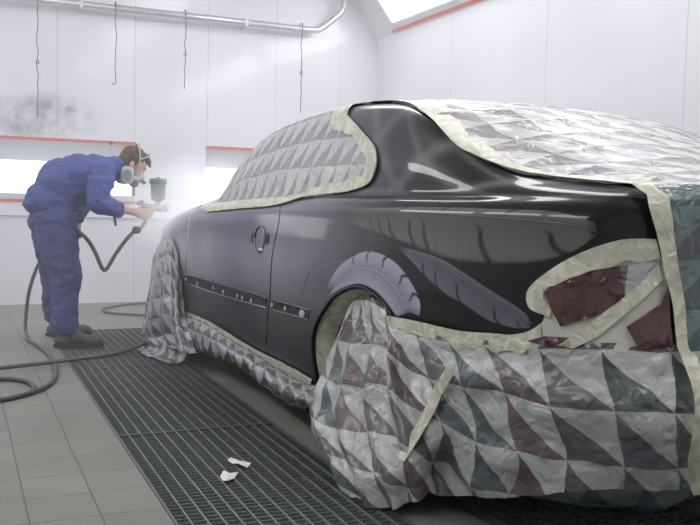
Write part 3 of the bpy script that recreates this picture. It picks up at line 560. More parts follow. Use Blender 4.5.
def patch(name,poly,off,m,parent,d=.035,disp=None,uvs=None,paint=None,holes=(),mirror=False,**k):
    """cut a panel out of the car surface: poly is in surface coordinates (s along, t up and over)"""
    B=dense(poly,d); HB=[dense(h,d) for h in holes]
    pts=[(x,y*KT) for x,y in B]; edges=[(i,(i+1)%len(B)) for i in range(len(B))]
    for h in HB:
        n=len(pts); pts+=[(x,y*KT) for x,y in h]; edges+=[(n+i,n+(i+1)%len(h)) for i in range(len(h))]
    bp=list(pts)
    x0=min(p[0] for p in bp);x1=max(p[0] for p in bp);y0=min(p[1] for p in bp);y1=max(p[1] for p in bp)
    cell={}
    for p in bp: cell.setdefault((int(p[0]/d),int(p[1]/d)),[]).append(p)
    PP=[(x,y*KT) for x,y in B]; HH=[[(x,y*KT) for x,y in h] for h in HB]
    j=0; y=y0+d*.5
    while y<y1:
        x=x0+d*(.5 if j%2 else .25)
        while x<x1:
            if inside(x,y,PP) and not any(inside(x,y,h) for h in HH):
                ci,cj=int(x/d),int(y/d); ok=True
                for a in (-1,0,1):
                    for b in (-1,0,1):
                        for q in cell.get((ci+a,cj+b),()):
                            if (q[0]-x)**2+(q[1]-y)**2<(.45*d)**2: ok=False
                if ok: pts.append((x,y))
            x+=d
        y+=d*.87; j+=1
    r=delaunay_2d_cdt([Vector(p) for p in pts],edges,[],0,1e-6)
    vs,fs=r[0],r[2]
    F=[]
    for f in fs:
        cx=sum(vs[i].x for i in f)/3; cy=sum(vs[i].y for i in f)/3
        if inside(cx,cy,PP) and not any(inside(cx,cy,h) for h in HH): F.append(tuple(f))
    V=[];UV=[];PC=[]
    for p in vs:
        s=max(0,min(6.5,p.x)); t=max(0,min(15,p.y/KT)); q=SF(s,t).copy()
        o=off
        if disp: o+=disp(s,t,q)
        if o: q+=NRM(s,t)*o
        V.append(q); 
        if uvs: UV.append(uvs(s,t,q))
        if paint: PC.append(paint(s,t,q))
    # face orientation outwards
    if F:
        s=0
        for f in F[:40]:
            a,b,c=[V[i] for i in f]; n=(b-a).cross(c-a); g=(a+b+c)/3-Vector((0,2.4,.6)); g.y*=.25; s+=1 if n.dot(g)>0 else -1
        if s<0: F=[tuple(reversed(f)) for f in F]
    o=mesh(name,V,F,m,parent,True,UV or None,PC or None,**k)
    if mirror:
        V2=[Vector((-v.x,v.y,v.z)) for v in V]; mesh(name,V2,[tuple(reversed(f)) for f in F],m,parent,True,UV or None,PC or None,**k)
    return o
# --- airbrushed paint, with a floor reflection and crease highlight coloured in
def lerp3(a,b,f): return tuple(x+(y-x)*f for x,y in zip(a,b))
def ssf(x,a,b):
    t=max(0,min(1,(x-a)/(b-a))); return t*t*(3-2*t)
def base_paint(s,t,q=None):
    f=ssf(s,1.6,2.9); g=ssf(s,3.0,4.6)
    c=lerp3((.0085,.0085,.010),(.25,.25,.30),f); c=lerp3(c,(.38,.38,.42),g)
    lo=1-ssf(t,3.0,5.0); c=lerp3(c,(.018,.020,.019),lo*.85)  # lower body darkened in the colour, as a reflection of the dark floor
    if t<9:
        band=math.exp(-((t-5.9)/.5)**2)*f; c=lerp3(c,(.11,.11,.14),band*.6)  # tone band painted in for the highlight along the door crease
    if t>8.6:
        # the pillar carries a faint net of feather strokes
        w=abs(math.sin((s*2.1+t*.55)*3.2+1.2*math.sin(t*.9)))**18+abs(math.sin((s*1.6-t*.42)*4.0+math.sin(s*3)))**22
        c=lerp3(c,(.017,.018,.019),.5*ssf(t,9,11)); c=lerp3(c,(.17,.16,.17),min(1,w)*.7*ssf(t,8.6,9.6))
    n=noise.noise(Vector((s*3,t*.4,1)))*.25+1
    d=f*.45+g*.45
    return (c[0]*n,c[1]*n,c[2]*n,d)
GAP=DATA['gap']; FG=DATA['front_gap']
ARCH=[(2.405,.9)]+DATA['arch']+[(1.655,3.3),(1.65,2.2),(1.67,.9)]
ARCH=csmooth(ARCH,4)
def ar(c,w,h,b,n=26): # front arch
    return [(c-w*math.cos(math.pi*i/n),b+h*math.sin(math.pi*i/n)) for i in range(n+1)]
FARCH=[(4.50,.9),(4.50,1.9)]+ar(4.86,.36,3.3,2.4)+[(5.22,1.9),(5.22,.9)]
gapc=csmooth(list(reversed(GAP)),3)     # bottom to top
quarter=[(2.99,.9)]+[(x-.004,y) for x,y in gapc[1:]]+[(2.80,9.3),(2.62,12.6),(.45,12.6),(.45,.9)]+list(reversed(ARCH))
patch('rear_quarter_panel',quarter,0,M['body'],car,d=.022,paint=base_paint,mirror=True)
fgc=csmooth(list(reversed(FG)),3)
door=[(gapc[1][0]+.008,1.35)]+[(x+.008,y) for x,y in gapc[2:]]+[(2.875,8.35),(4.33,8.3)]+[(x-.006,y) for x,y in reversed(fgc)]+[(4.5,1.35)]
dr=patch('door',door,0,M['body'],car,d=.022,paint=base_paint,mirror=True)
patch('door_sill',[(2.4,0),(2.405,.9),(2.98,.9),(3.0,1.32),(4.5,1.32),(4.5,0)],-.004,M['body'],car,d=.06,paint=base_paint,mirror=True)
patch('side_window',[(2.87,8.4),(2.81,9.3),(2.63,12.55),(4.02,12.55),(4.02,8.35)],-.006,M['glass'],car,d=.06,mirror=True)
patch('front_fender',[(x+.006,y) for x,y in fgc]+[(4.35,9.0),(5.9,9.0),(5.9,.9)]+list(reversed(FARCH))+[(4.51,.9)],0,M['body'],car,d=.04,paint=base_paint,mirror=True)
patch('front_bumper',[(5.9,.3),(5.9,9.0),(6.5,9.0),(6.5,.3)],0,M['body'],car,d=.06,paint=base_paint,mirror=True)
patch('bonnet',[(4.05,9.0),(4.05,15),(6.5,15),(6.5,9.0)],.001,M['body'],car,d=.07,paint=base_paint,mirror=True)
patch('windscreen',[(4.03,12.7),(4.03,15),(3.55,15),(3.55,12.7)],-.004,M['glass'],car,d=.06,mirror=True)
patch('roof',[(1.9,12.6),(1.9,15),(3.54,15),(3.54,12.6)],0,M['body'],car,d=.06,paint=base_paint,mirror=True)
patch('rear_window',[(1.42,12.7),(1.42,15),(1.89,15),(1.89,12.7)],-.006,M['glass'],car,d=.06,mirror=True)
patch('boot_lid',[(0,9),(0.44,9),(.44,12.6),(1.41,12.6),(1.41,15),(0,15)],.001,M['body'],car,d=.05,paint=base_paint,mirror=True)
patch('rear_bumper',[(0,.3),(0,8.9),(.445,8.9),(.445,.3)],0,M['body'],car,d=.05,paint=base_paint,mirror=True)
# underbody tray, arch liners and inner flange
ub=MB(); ub.box((-.80,.15,.22),(.80,.95,.30)); ub.box((-.58,.95,.22),(.58,1.75,.62)); ub.box((-.84,1.75,.16),(.84,3.75,.24)); ub.box((-.55,3.75,.22),(.55,4.6,.55)); ub.box((-.8,.2,.62),(.8,4.7,.66))
ub.build('underbody',M['under'],car,smooth=False)
def lip(name,arch,side,m,w=.05,off=.0,parent=car):
    V=[];F=[]; n=len(arch)
    for s,t in arch:
        p=SF(s,t).copy(); q=p+Vector((w,0,0)); V+=[p+Vector((-off,0,0)),q]
    for i in range(n-1): F.append((2*i,2*i+1,2*i+3,2*i+2))
    if side>0: V=[Vector((-v.x,v.y,v.z)) for v in V]
    return mesh(name,V,F,m,parent,True)
for sd in (-1,1):
    lip('arch_flange',[p for p in ARCH if p[1]>=.9],sd,M['black'],.025)
    lip('arch_flange',FARCH,sd,M['black'],.03)
# arch edge bead
mb=MB(); mb.tube([SF(s,t)+Vector((-.002,0,0)) for s,t in ARCH],.009,8); mb.build('arch_edge',M['black'],car)
# cream masking inside the rear arch
V=[];F=[]
AI=[p for p in ARCH if p[0]>1.72]
ac=Vector((-.9,1.33,.36))
for s,t in AI:
    p=SF(s,t)+Vector((.012,0,0)); d=(ac-p); d.x=0; d.normalize(); V+=[p,p+d*.055+Vector((.06,0,0)),p+d*.06+Vector((.14,0,0))]
for i in range(len(AI)-1):
    for k in (0,1): F.append((3*i+k,3*i+k+1,3*i+k+4,3*i+k+3))
mesh('arch_masking_tape',V,F,M['tape'],car,True,label='cream masking tape inside the rear wheel arch')
# wheels
def wheel(x,y):
    w=empty('wheel',(x,y,.335)); w.parent=car
    sg=-1 if x<0 else 1
    MB().lathe([(.20,-.11),(.30,-.115),(.325,-.09),(.333,-.05),(.333,.05),(.325,.09),(.30,.115),(.20,.11)],(0,0,0),(1,0,0),36).build('tyre',M['black'],w)
    r=MB(); r.lathe([(.05,-.01),(.21,-.01),(.215,.10*1),(.205,.10),(.20,.0),(.05,.0)],(0,0,0),(sg,0,0),36)
    for k in range(5):
        a=2*math.pi*k/5; d=Vector((0,math.cos(a),math.sin(a))); r.capsule(Vector((sg*.08,0,0)),.035,Vector((sg*.07,0,0))+d*.19,.022,8)
    r.ell((sg*.08,0,0),.03,.05,.05); r.build('rim',M['chrome'],w)
for x in (-.745,.745):
    for y in (1.33,4.14): wheel(x,y)
# --- door furniture
H=DATA['handle']
hc=H[0]
hb=[(hc[0]+.068*math.cos(a),hc[1]+.47*math.sin(a)) for a in [i*math.pi/10 for i in range(20)]]
hd=patch('handle_recess',hb,.002,M['body'],dr,d=.012,disp=lambda s,t,q:-.016*(1-min(1,((s-hc[0])/.068)**2+((t-hc[1])/.47)**2)),paint=lambda s,t,q:(.022,.023,.026,.4))
rim=MB(); rim.tube([SF(s,t)+NRM(s,t)*.003 for s,t in hb+[hb[0]]],.0035,6); rim.build('recess_rim',M['gun'],dr)
for ds in (-.095,.095):
    tb=[(hc[0]+ds-.026,hc[1]-.16),(hc[0]+ds+.026,hc[1]-.16),(hc[0]+ds+.026,hc[1]+.18),(hc[0]+ds-.026,hc[1]+.18)]
    patch('handle_mount',tb,.004,M['dark'],dr,d=.02)
lc=MB(); p=SF(H[6][0],H[6][1]-.02)+NRM(*H[6])*.004; lc.ell(p,.008,.035,.010); lc.build('bright_tab',M['chrome'],dr)
# moulding channel with clips
MT=[p for p in DATA['mold_top']]; MB_=[p for p in DATA['mold_bot']]
def clipx(pts,a,b):
    P=dense(pts,.03,False)+[pts[-1]]; return [p for p in P if a<=p[0]<=b]
for nm,a,b,par in (('door',2.93,4.40,dr),('quarter',2.42,2.875,car)):
    up=clipx(MT,a,b); dn=clipx(MB_,a,b)
    patch('moulding_channel',up+list(reversed(dn)),.0015,M['moch'] if 'moch' in M else M['dark'],par,d=.02)
    e=MB(); e.tube([SF(s,t)+NRM(s,t)*.003 for s,t in dn],.0032,6); e.build('channel_edge',M['chrome'] if nm=='door' else M['gun'],par)
    e=MB(); e.tube([SF(s,t)+NRM(s,t)*.002 for s,t in up],.0025,6); e.build('channel_edge',M['gun'],par)
for i,(s,t) in enumerate(DATA['clips']):
    s=min(s,4.36); c=SF(s,t-.0)+NRM(s,t)*.005; par=dr if s>2.9 else car
    w=.032 if i==9 else .012; MB().ell(c,.006,w,.013 if i<9 else .020,n=10,m=6).build('moulding_clip',M['maskgrey'],par)
# --- feathers
def poly_at(P,f):
    L=[0]
    for i in range(len(P)-1): L.append(L[-1]+math.hypot(P[i+1][0]-P[i][0],(P[i+1][1]-P[i][1])*KT))
    x=f*L[-1]
    for i in range(len(P)-1):
        if x<=L[i+1]+1e-9:
            k=(x-L[i])/max(1e-9,L[i+1]-L[i]); return (P[i][0]+(P[i+1][0]-P[i][0])*k,P[i][1]+(P[i+1][1]-P[i][1])*k)
    return P[-1]
def feather(q,u,l,bright,notches,off=.0012,na=150,nb=22,tipdark=.0,streak=.3,slant=.16):
    q=csmooth(q,8);u=csmooth(u,8);l=csmooth(l,8); V=[];F=[];PC=[]
    for i in range(na+1):
        f=i/na; Q=poly_at(q,f);U=poly_at(u,f);L=poly_at(l,f)
        for j in range(-nb,nb+1):
            b=j/nb; E=U if b>0 else L; a=abs(b); s=Q[0]+(E[0]-Q[0])*a; t=Q[1]+(E[1]-Q[1])*a
            p=SF(s,t)+NRM(s,t)*off; V.append(p)
            w=f-slant*a*(1-.4*a)
            base=base_paint(s,t)
            n=noise.noise(Vector((w*60,a*1.5,q[0][0]*9)))*.6+noise.noise(Vector((w*140,a*2,3)))*.4
            g=1+streak*n; g*=.62+.55*a*(1-.25*a)
            c=tuple(v*g for v in bright)
            # tip and edge fade, quill and splits
            fade=1-ssf(a,.93,1.0); fade*=ssf(f,0,.12)*(1-ssf(f,.97,1.0)*.5)
            for nf,side,wd in notches:
                if (b>0)==(side>0) and a>.25:
                    dd=abs(w-nf-.02*math.sin(a*6)); fade*=1-1.0*(1-ssf(dd,wd*.25*a,wd*(.35+a)))*ssf(a,.15,.4)
            if a<.07: c=tuple(v*1.5+.012 for v in bright) if a<.035 else tuple(v*.35 for v in bright)
            cc=lerp3(base[:3],c,fade); PC.append((*cc,base[3]*.7))
    W=2*nb+1
    for i in range(na):
        for j in range(W-1): k=i*W+j; F.append((k,k+W,k+W+1,k+1))
    a,b,c=[V[x] for x in F[len(F)//2][:3]]
    if (b-a).cross(c-a).x>0: F=[tuple(reversed(f)) for f in F]
    return mesh('painted_feather',V,F,M['body'],car,True,None,PC)
feather(DATA['F1q'],DATA['F1u'],DATA['F1l'],(.135,.122,.116),[(.08,-1,.01),(.13,-1,.012),(.19,-1,.012),(.30,-1,.012),(.37,-1,.01),(.60,-1,.013),(.80,-1,.012),(.90,-1,.010),(.25,1,.01),(.45,1,.01),(.68,1,.01)],slant=.22)
feather(DATA['F2q'],DATA['F2u'],DATA['F2l'],(.135,.135,.165),[(.18,-1,.014),(.30,-1,.012),(.48,-1,.013),(.72,-1,.013),(.85,-1,.01)],slant=.2)
feather(DATA['F3q'],DATA['F3u'],list(reversed(list(reversed(DATA['F3l'])))),(.40,.40,.50),[(.30,1,.012),(.45,1,.012),(.62,1,.015),(.80,1,.014),(.9,1,.01)],streak=.22,slant=.10,off=.0016)
q4=MB(); q4.tube([SF(s,t)+NRM(s,t)*.001 for s,t in csmooth(DATA['F4q'],6)],[.003]*19,6) if False else None
V4=[];w4=csmooth(DATA['F4q'],6)
feather(w4,[(s-.03,t+.10) for s,t in w4],[(s+.03,t-.10) for s,t in w4],(.13,.13,.17),[],na=60,nb=6,streak=.1,off=.0014)
# ------------------------------------------------------------------ masking films and tapes (each a sheet of its own, lying on the car)
def uvside(sc,ou=0,ov=0): return lambda s,t,q:((s/sc)+ou,(tm(t)/sc)+ov)
def wr(amp,fr,seed=0):
    def f(s,t,q):
        p=Vector((q.x,q.y,q.z))*fr+Vector((seed,0,0)); n=noise.noise(p)+.5*noise.noise(p*2.1); r=1-abs(noise.noise(p*1.3+Vector((5,5,5))))*2
        return amp*(.6*n+.5*max(0,r)**3+.4)
    return f
def film_root(label,name='masking_film'):
    return empty(name,CO,TH,label=label,cat='masking film')
def band(name,root,A,B,off,d=.02,amp=.002,mirror=False,m=None,label=None,sm=True,jit=.012):
    a=csmooth(A,4) if sm else A; b=csmooth(B,6) if sm else B
    b=[(x+jit*noise.noise(Vector((x*22,y*3,1))),y+jit*9*noise.noise(Vector((x*22,y*3,7)))) for x,y in b]
    return patch(name,a+list(reversed(b)),off,m or M['tape'],root,d=d,disp=wr(amp,18,3),mirror=mirror,label=label)
# 1. side window
wf=film_root('hazy printed film covering the side windows of the car, bordered with cream tape')
wo=csmooth(DATA['win_outer'],4); wi=DATA['win_inner']
patch('sheet',[(2.6,12.75)]+wo+[(4.16,7.9),(4.17,12.75)],.004,M['film_win'],wf,d=.03,disp=wr(.006,7),uvs=uvside(.135,.2,.35))
band('tape_border',wf,DATA['win_outer'][1:],DATA['win_inner'][1:],.012,amp=.003,label='cream masking tape bordering the quarter window')
patch('tape_border',[(2.66,12.75),(2.56,12.1),(2.51,11.6),(2.56,11.2),(2.66,11.4),(2.72,12.1),(2.85,12.75)],.013,M['tape'],wf,d=.02,disp=wr(.002,18),label='cream tape running up from the quarter window to the roof')
# 2. roof sheet
rf=film_root('pale printed film over the roof and windscreen of the car')
def roofpatch(mir):
    return patch('sheet',[(1.98,12.65),(1.98,15),(4.2,15),(4.2,12.65)],.008,M['film_top'],rf,d=.05,disp=wr(.006,6,2),uvs=uvside(.16,.1,.1),mirror=mir)
roofpatch(True)
patch('roof_tape',[(2.60,12.15),(2.6,12.75),(2.15,12.8),(2.10,12.15),(2.3,12.35)],.012,M['tape'],rf,d=.03,disp=wr(.003,15),label='cream tape over the top of the dark pillar')
# 3. rear window and boot sheet, stretched like a tent from the roof to the boot edge
tf=film_root('bright printed film stretched over the rear window and boot lid')
near=[SF(s,t)+NRM(s,t)*.006 for s,t in [(2.5,12.62)]+DATA['rw_outer'][:5]+DATA['rw_outer'][6:]+[(.70,12.1),(.60,12.15),(.45,12.3)]]
def tentz(v): return interp([(-.05,1.14),(.1,1.18),(.3,1.235),(.6,1.32),(.9,1.42),(1.2,1.50),(1.5,1.54),(1.9,1.56),(2.4,1.545)],v)
def tent(name,m,root,rows,z_add=0,uvs=.19,n=7):
    cols=[]
    for p in near:
        c=[]
        W=abs(p.x)
        for f in rows:
            x=-W+f*2*W; e=1-abs(x/W)**2.2; z=p.z+(max(0,tentz(p.y)-p.z))*max(0,e)**.8 if 0<=f<=1 else p.z
            c.append(Vector((x,p.y,z+z_add)))
        cols.append(c)
    return netmesh(name,cols,m,root,n,uvs,.006)
def netmesh(name,cols,m,root,n,uvs,amp,off=0,uo=(0,0),seed=0,crease=1.0,fold=None,freq=5.0,**k):
    nc=len(cols); nr=len(cols[0])
    A=[crom([c[j] for c in cols],n) for j in range(nr)]      # along columns
    G=[crom([A[j][i] for j in range(nr)],n) for i in range(len(A[0]))]
    NI=len(G);NJ=len(G[0])
    # arc length coordinates from mean spacing
    su=[0]
    for i in range(1,NI): su.append(su[-1]+sum((G[i][j]-G[i-1][j]).length for j in range(0,NJ,4))/len(range(0,NJ,4)))
    V=[];UV=[];F=[]
    for i in range(NI):
        sv=0
        for j in range(NJ):
            if j: sv+=(G[i][j]-G[i][j-1]).length
            a=G[min(i+1,NI-1)][j]-G[max(i-1,0)][j]; b=G[i][min(j+1,NJ-1)]-G[i][max(j-1,0)]; nn=a.cross(b); nn=nn.normalized() if nn.length>1e-9 else Vector((0,0,1))
            p=G[i][j]; q=p*freq+Vector((seed,seed,0))
            h=noise.noise(q)+.5*noise.noise(q*2.3)+crease*(.5-abs(noise.noise(q*1.6+Vector((9,2,4))))*1.7)+.5*crease*(.3-abs(noise.noise(q*4.1+Vector((1,7,4))))*1.4)
            if fold: h+=fold(i/(NI-1),j/(NJ-1))
            V.append(p+nn*(amp*h+off)); UV.append((su[i]/uvs+uo[0],-sv/uvs+uo[1]))
    for i in range(NI-1):
        for j in range(NJ-1): q=i*NJ+j; F.append((q,q+NJ,q+NJ+1,q+1))
    return mesh(name,V,F,m,root,True,UV,None,**k)
rows=[0,.02,.07,.16,.3,.5,.7,.85,.95,1.0]
tent('sheet',M['film_top'],tf,rows)
band('tape_border',tf,DATA['rw_outer'][:5]+DATA['rw_outer'][6:],[(s+.0,t+.85) for s,t in DATA['rw_outer'][:5]]+[(s,t+.45) for s,t in DATA['rw_outer'][6:]],.011,d=.03,amp=.003,label='cream tape along the edge of the dark rear pillar')
# 4. rear end: bumper, wheel and lamp sheets
bf=film_root('large printed film draped over the rear bumper and rear wheel down to the floor')
cols=[[Vector(p) for p in c] for c in DATA['wheel_film']]
def ext(x,dy): return [Vector((x,-.06+dy-(.03 if k<5 else .0)+.004*k,z)) for k,z in enumerate((.675,.635,.57,.50,.415,.33,.25))]
for x,dy in ((-.35,-.005),(-.05,-.01),(.3,-.005),(.6,.03)): cols.append(ext(x,dy))
cols.append([Vector((.86,.30,z)) for z in (.675,.635,.57,.50,.415,.33,.25)])
def fold(u,v): # hanging folds over the wheel
    k=1-ssf(u,.18,.36); return k*ssf(v,0,.3)*1.6*math.sin(u*95+3*v+2*math.sin(v*5))
netmesh('sheet',cols,M['film'],bf,13,.178,.0115,uo=(.35,.10),fold=fold,freq=5.5)
netmesh('loose_edge',[[Vector((u,v0+.03,.25)),Vector((u,v0+.04,.19)),Vector((u,v0+.08+dz,.14)),Vector((u,v0+.22,.10+dz))] for u,v0,dz in ((-.80,.28,.05),(-.66,.10,.02),(-.45,.03,.0),(-.2,.02,.02),(.1,.02,.0),(.4,.04,.02),(.7,.14,.03))],M['film_green'],bf,8,.178,.012,freq=6,seed=3)
tp=band('tape_border',bf,DATA['lamp_outer'][9:],[(x,y) for x,y in reversed(DATA['band_low'])],.016,amp=.002,label='cream tape along the top of the bumper film')
# short strip of tape stuck across the sheet
S0=Vector(DATA['tape_strip'][0])
sp=[Vector(p) for p in DATA['tape_strip']]; V=[];F=[]
cl=crom(sp,6); wdir=Vector(DATA['tape_dir']).normalized()
for i,p in enumerate(cl):
    for k in (-1,0,1): V.append(p+wdir*k*.027+Vector((-.030-(.003 if k==0 else 0),-.012,0)))
for i in range(len(cl)-1):
    for k in (0,1): F.append((3*i+k,3*i+k+3,3*i+k+4,3*i+k+1))
mesh('tape_strip',V,F,M['tape'],bf,True,label='short slanted strip of cream tape on the bumper film')
lf=film_root('glossy maroon-tinted film taped over the left tail lamp')
LO=csmooth(DATA['lamp_outer'],3); LFB=DATA['lamp_film_bottom']
patch('haze_sheet',LO[:3*10+1]+[(.985,4.30)]+LFB[1:]+[(.567,4.647),(.575,5.4)],.010,M['film_haze'],lf,d=.02,disp=wr(.006,14),label='milky clear film with tape showing through')
patch('lamp_sheet_corner',DATA['lamp_grey'],.020,M['film_low'],lf,d=.014,disp=wr(.006,18,4),uvs=uvside(.2,.55,.1),label='greyish clear film over the outer end of the lamp')
patch('lamp_sheet',DATA['lamp_win'],.021,M['film_red'],lf,d=.014,disp=wr(.006,18,4),uvs=uvside(.17,.3,.2),label='maroon printed film over the lamp')
band('tape_border',lf,DATA['lamp_outer'][:9],DATA['lamp_inner'][:7]+[(.905,4.75),(.91,4.68)],.019,amp=.004,d=.016,label='wide cream tape arching round the tail lamp')
patch('tape_strip',DATA['diag'],.022,M['tape'],lf,d=.02,disp=wr(.003,16),label='cream tape running diagonally below the lamp')
patch('maroon_flap',[(.575,5.35),(.60,5.0),(.665,4.75),(.70,4.62),(.675,4.3),(.575,4.33)],.024,M['film_red'],lf,d=.02,disp=wr(.004,18,4),uvs=uvside(.17,.1,.6),label='maroon film below the diagonal tape')
patch('maroon_flap',[(.99,4.27),(.93,4.39),(.84,4.42),(.82,4.30),(.90,4.22)],.018,M['film_red'],lf,d=.02,disp=wr(.004,18,4),uvs=uvside(.17,.1,.6),label='small maroon piece at the lower edge of the lamp film')
gf=film_root('green and navy printed film covering the back of the boot lid')
CR=DATA['corner_r']; CL=DATA['corner_l']
patch('sheet',[(x-.0,y) for x,y in csmooth([(min(a,.72),b) for a,b in CR[:8]],3)]+[(.5,4.1),(0,4.1),(0,12.3)],.012,M['film_green'],gf,d=.03,disp=wr(.007,7),uvs=uvside(.15,.1,.1),mirror=True)
_w=wr(.003,18,3)
patch('tape_border',csmooth(CL,4)+list(reversed(csmooth([(min(s,.755),t) for s,t in CR],4))),.030,M['tape'],gf,d=.018,disp=lambda s,t,q:_w(s,t,q)+.038*(1-ssf(t,3.3,4.6)),label='long vertical cream tape down the rear corner')
# 5. sill and front wheel sheets
sf=film_root('rolled printed film hanging below the door sill')
sc_=[[Vector(p) for p in c] for c in DATA['sill_film']]
netmesh('sheet',list(reversed(sc_)),M['film_low'],sf,12,.15,.008,uo=(.2,.3),fold=lambda u,v:1.0*math.sin(u*60+2*v)*math.sin(v*3.1),freq=7,seed=4)
band('sill_tape',sf,DATA['sill_top'],DATA['sill_low'],.008,amp=.006,d=.025,label='cream tape along the door sill')
ff=film_root('grey printed film draped over the front wheel arch down to the floor')
fc=[[Vector(p) for p in c] for c in DATA['front_film']]
netmesh('sheet',fc,M['film_low'],ff,14,.14,.008,fold=lambda u,v:1.6*math.sin(u*22+2*v)*ssf(v,0,.4),freq=6,seed=8)
hem=[(-1.0,4.33,.012),(-1.01,4.15,.010),(-1.01,3.95,.010),(-.98,3.78,.010),(-.95,3.62,.012)]
netmesh('hem',[[Vector(p)+Vector((.03,0,.10)),Vector(p)+Vector((-.01,0,.015)),Vector(p)+Vector((-.10,0,-.004+.003*i))] for i,p in enumerate(hem)],M['film_low'],ff,10,.14,.006,freq=10,label='hem of the film lying on the floor')
# ------------------------------------------------------------------ painter
PB=Vector((.72,6.58,0))
man=empty('person',PB,label='person in blue work jacket and trousers bending forward, wearing a respirator, spraying the car',cat='person')
def L(mb,base=PB): mb.V=[v-base for v in mb.V]; return mb
def v3(x,y,z): return Vector((x,y,z))
HC=v3(1.172,6.52,1.300)                # head centre
hf=v3(.80,0,-.60).normalized(); hu=v3(.60,0,.80).normalized(); hs=v3(0,1,0)
HM=Matrix((hf,hs,hu)).transposed()     # local (forward, left, up) -> world
def hp(f,l,u): return HC+hf*f+hs*l+hu*u
SHR=v3(.945,6.35,1.235); SHL=v3(.97,6.70,1.235); ELR=v3(.885,6.24,1.02); WRR=v3(1.125,6.26,.968)
ELL=v3(.855,6.80,1.02); WRL=v3(.822,6.77,.86)
HIPR=v3(.60,6.44,.92); HIPL=v3(.60,6.68,.92); KNR=v3(.70,6.40,.50); KNL=v3(.670,6.78,.50); ANR=v3(.700,6.37,.11); ANL=v3(.695,6.92,.11)
PEL=v3(.60,6.56,.97)
b=MB()
# head, jaw, neck
b.ell(hp(-.012,0,.035),.100,.078,.098,HM); b.ell(hp(.022,0,-.035),.074,.062,.088,HM); b.ell(hp(.045,0,-.082),.035,.036,.030,HM)
b.capsule(hp(.088,0,.018),.011,hp(.108,0,-.022),.017,10); b.ell(hp(.083,0,.038),.018,.050,.012,HM)   # nose and brow
b.ell(hp(.082,0,-.055),.014,.028,.013,HM)
for sg in (-1,1): b.ell(hp(-.010,sg*.078,-.005),.018,.010,.032,HM)
b.capsule(hp(-.045,0,-.05),.062,v3(1.04,6.52,1.262),.070); b.capsule(v3(1.04,6.52,1.262),.070,v3(.95,6.52,1.215),.09)
# trunk core
b.capsule(v3(.93,6.52,1.19),.11,v3(.76,6.54,1.12),.115); b.capsule(v3(.76,6.54,1.12),.10,PEL+v3(.03,0,0),.08)
for s_,e_,w_,s2 in ((SHR,ELR,WRR,-1),(SHL,ELL,WRL,1)):
    b.capsule(v3(.93,6.52,1.19),.10,s_,.06); b.capsule(s_,.052,e_,.042); b.capsule(e_,.042,w_,.026)
for h_,k_,a_ in ((HIPR,KNR,ANR),(HIPL,KNL,ANL)):
    b.capsule(PEL+v3(.03,0,0),.08,h_+v3(.04,0,0),.07); b.capsule(h_+v3(.04,0,0),.07,k_,.055); b.capsule(k_,.055,a_,.038); b.capsule(a_,.038,a_+v3(.15,-.03,-.06),.03)
# right hand gripping the gun handle (handle runs z .90-1.0 at x 1.225)
GX=1.238; GY=6.27
b.capsule(WRR,.027,v3(1.165,6.248,.962),.030); b.ell(v3(1.178,6.243,.958),.038,.018,.040); b.ell(v3(1.195,6.240,.955),.028,.016,.040)
for i,(z,ln) in enumerate(((.988,1.0),(.968,1.08),(.948,1.02),(.929,.88))):
    k=v3(1.212,6.238,z-.004); p1=v3(1.212+.036*ln,6.240,z); p2=v3(1.212+.052*ln,6.262,z); p3=v3(1.212+.036*ln,6.285,z-.002)
    if i==0: p2=v3(1.282,6.250,z+.004); p3=v3(1.278,6.268,z+.002)
    b.capsule(k,.0105,p1,.0095,10); b.capsule(p1,.0095,p2,.0088,10); b.capsule(p2,.0088,p3,.0078,10)
b.capsule(v3(1.165,6.262,.975),.014,v3(1.185,6.285,.990),.0115,10); b.capsule(v3(1.185,6.285,.990),.0115,v3(1.212,6.298,.992),.0095,10)
# left hand closed round the hose
b.capsule(WRL,.026,v3(.822,6.765,.835),.028); b.ell(v3(.824,6.755,.815),.020,.034,.040)
for i,(y,ln) in enumerate(((6.728,.95),(6.747,1.05),(6.766,1.0),(6.784,.85))):
    k=v3(.838,y,.800); p1=v3(.846,y,.800-.026*ln); p2=v3(.826,y,.800-.042*ln); p3=v3(.806,y,.800-.026*ln)
    b.capsule(k,.0105,p1,.0095,10); b.capsule(p1,.0095,p2,.0088,10); b.capsule(p2,.0088,p3,.008,10)
b.capsule(v3(.815,6.728,.830),.013,v3(.800,6.716,.805),.011,10); b.capsule(v3(.800,6.716,.805),.011,v3(.808,6.718,.785),.0095,10)
remesh(L(b),'body',M['skin'],man,.0062,3)
# jacket
def fold_noise(a,f,st=(1,1,1)):
    def g(v):
        q=Vector((v.x*st[0],v.y*st[1],v.z*st[2]))*f; return a*(noise.noise(q)+.5*noise.noise(q*2.2)-.6*abs(noise.noise(q*1.4+Vector((3,1,2)))))
    return g
j=MB()
j.ell(v3(.915,6.52,1.222),.150,.205,.150,Matrix.Rotation(.15,3,'Y')); j.ell(v3(.80,6.53,1.195),.175,.205,.175); j.ell(v3(.69,6.54,1.135),.185,.205,.195); j.ell(v3(.625,6.55,1.035),.190,.205,.150); j.ell(v3(.63,6.55,.975),.195,.20,.07)
j.capsule(v3(.95,6.52,1.235),.115,v3(1.020,6.52,1.268),.096); j.capsule(v3(1.015,6.52,1.268),.092,v3(1.055,6.52,1.280),.084)
j.capsule(v3(.92,6.50,1.20),.10,SHR,.094); j.capsule(v3(.92,6.54,1.20),.10,SHL,.094)
j.capsule(SHR,.094,v3(.905,6.27,1.12),.088); j.capsule(v3(.905,6.27,1.12),.088,ELR+v3(.005,0,.0),.078); j.capsule(ELR+v3(.005,0,.0),.078,v3(1.02,6.25,.985),.058)
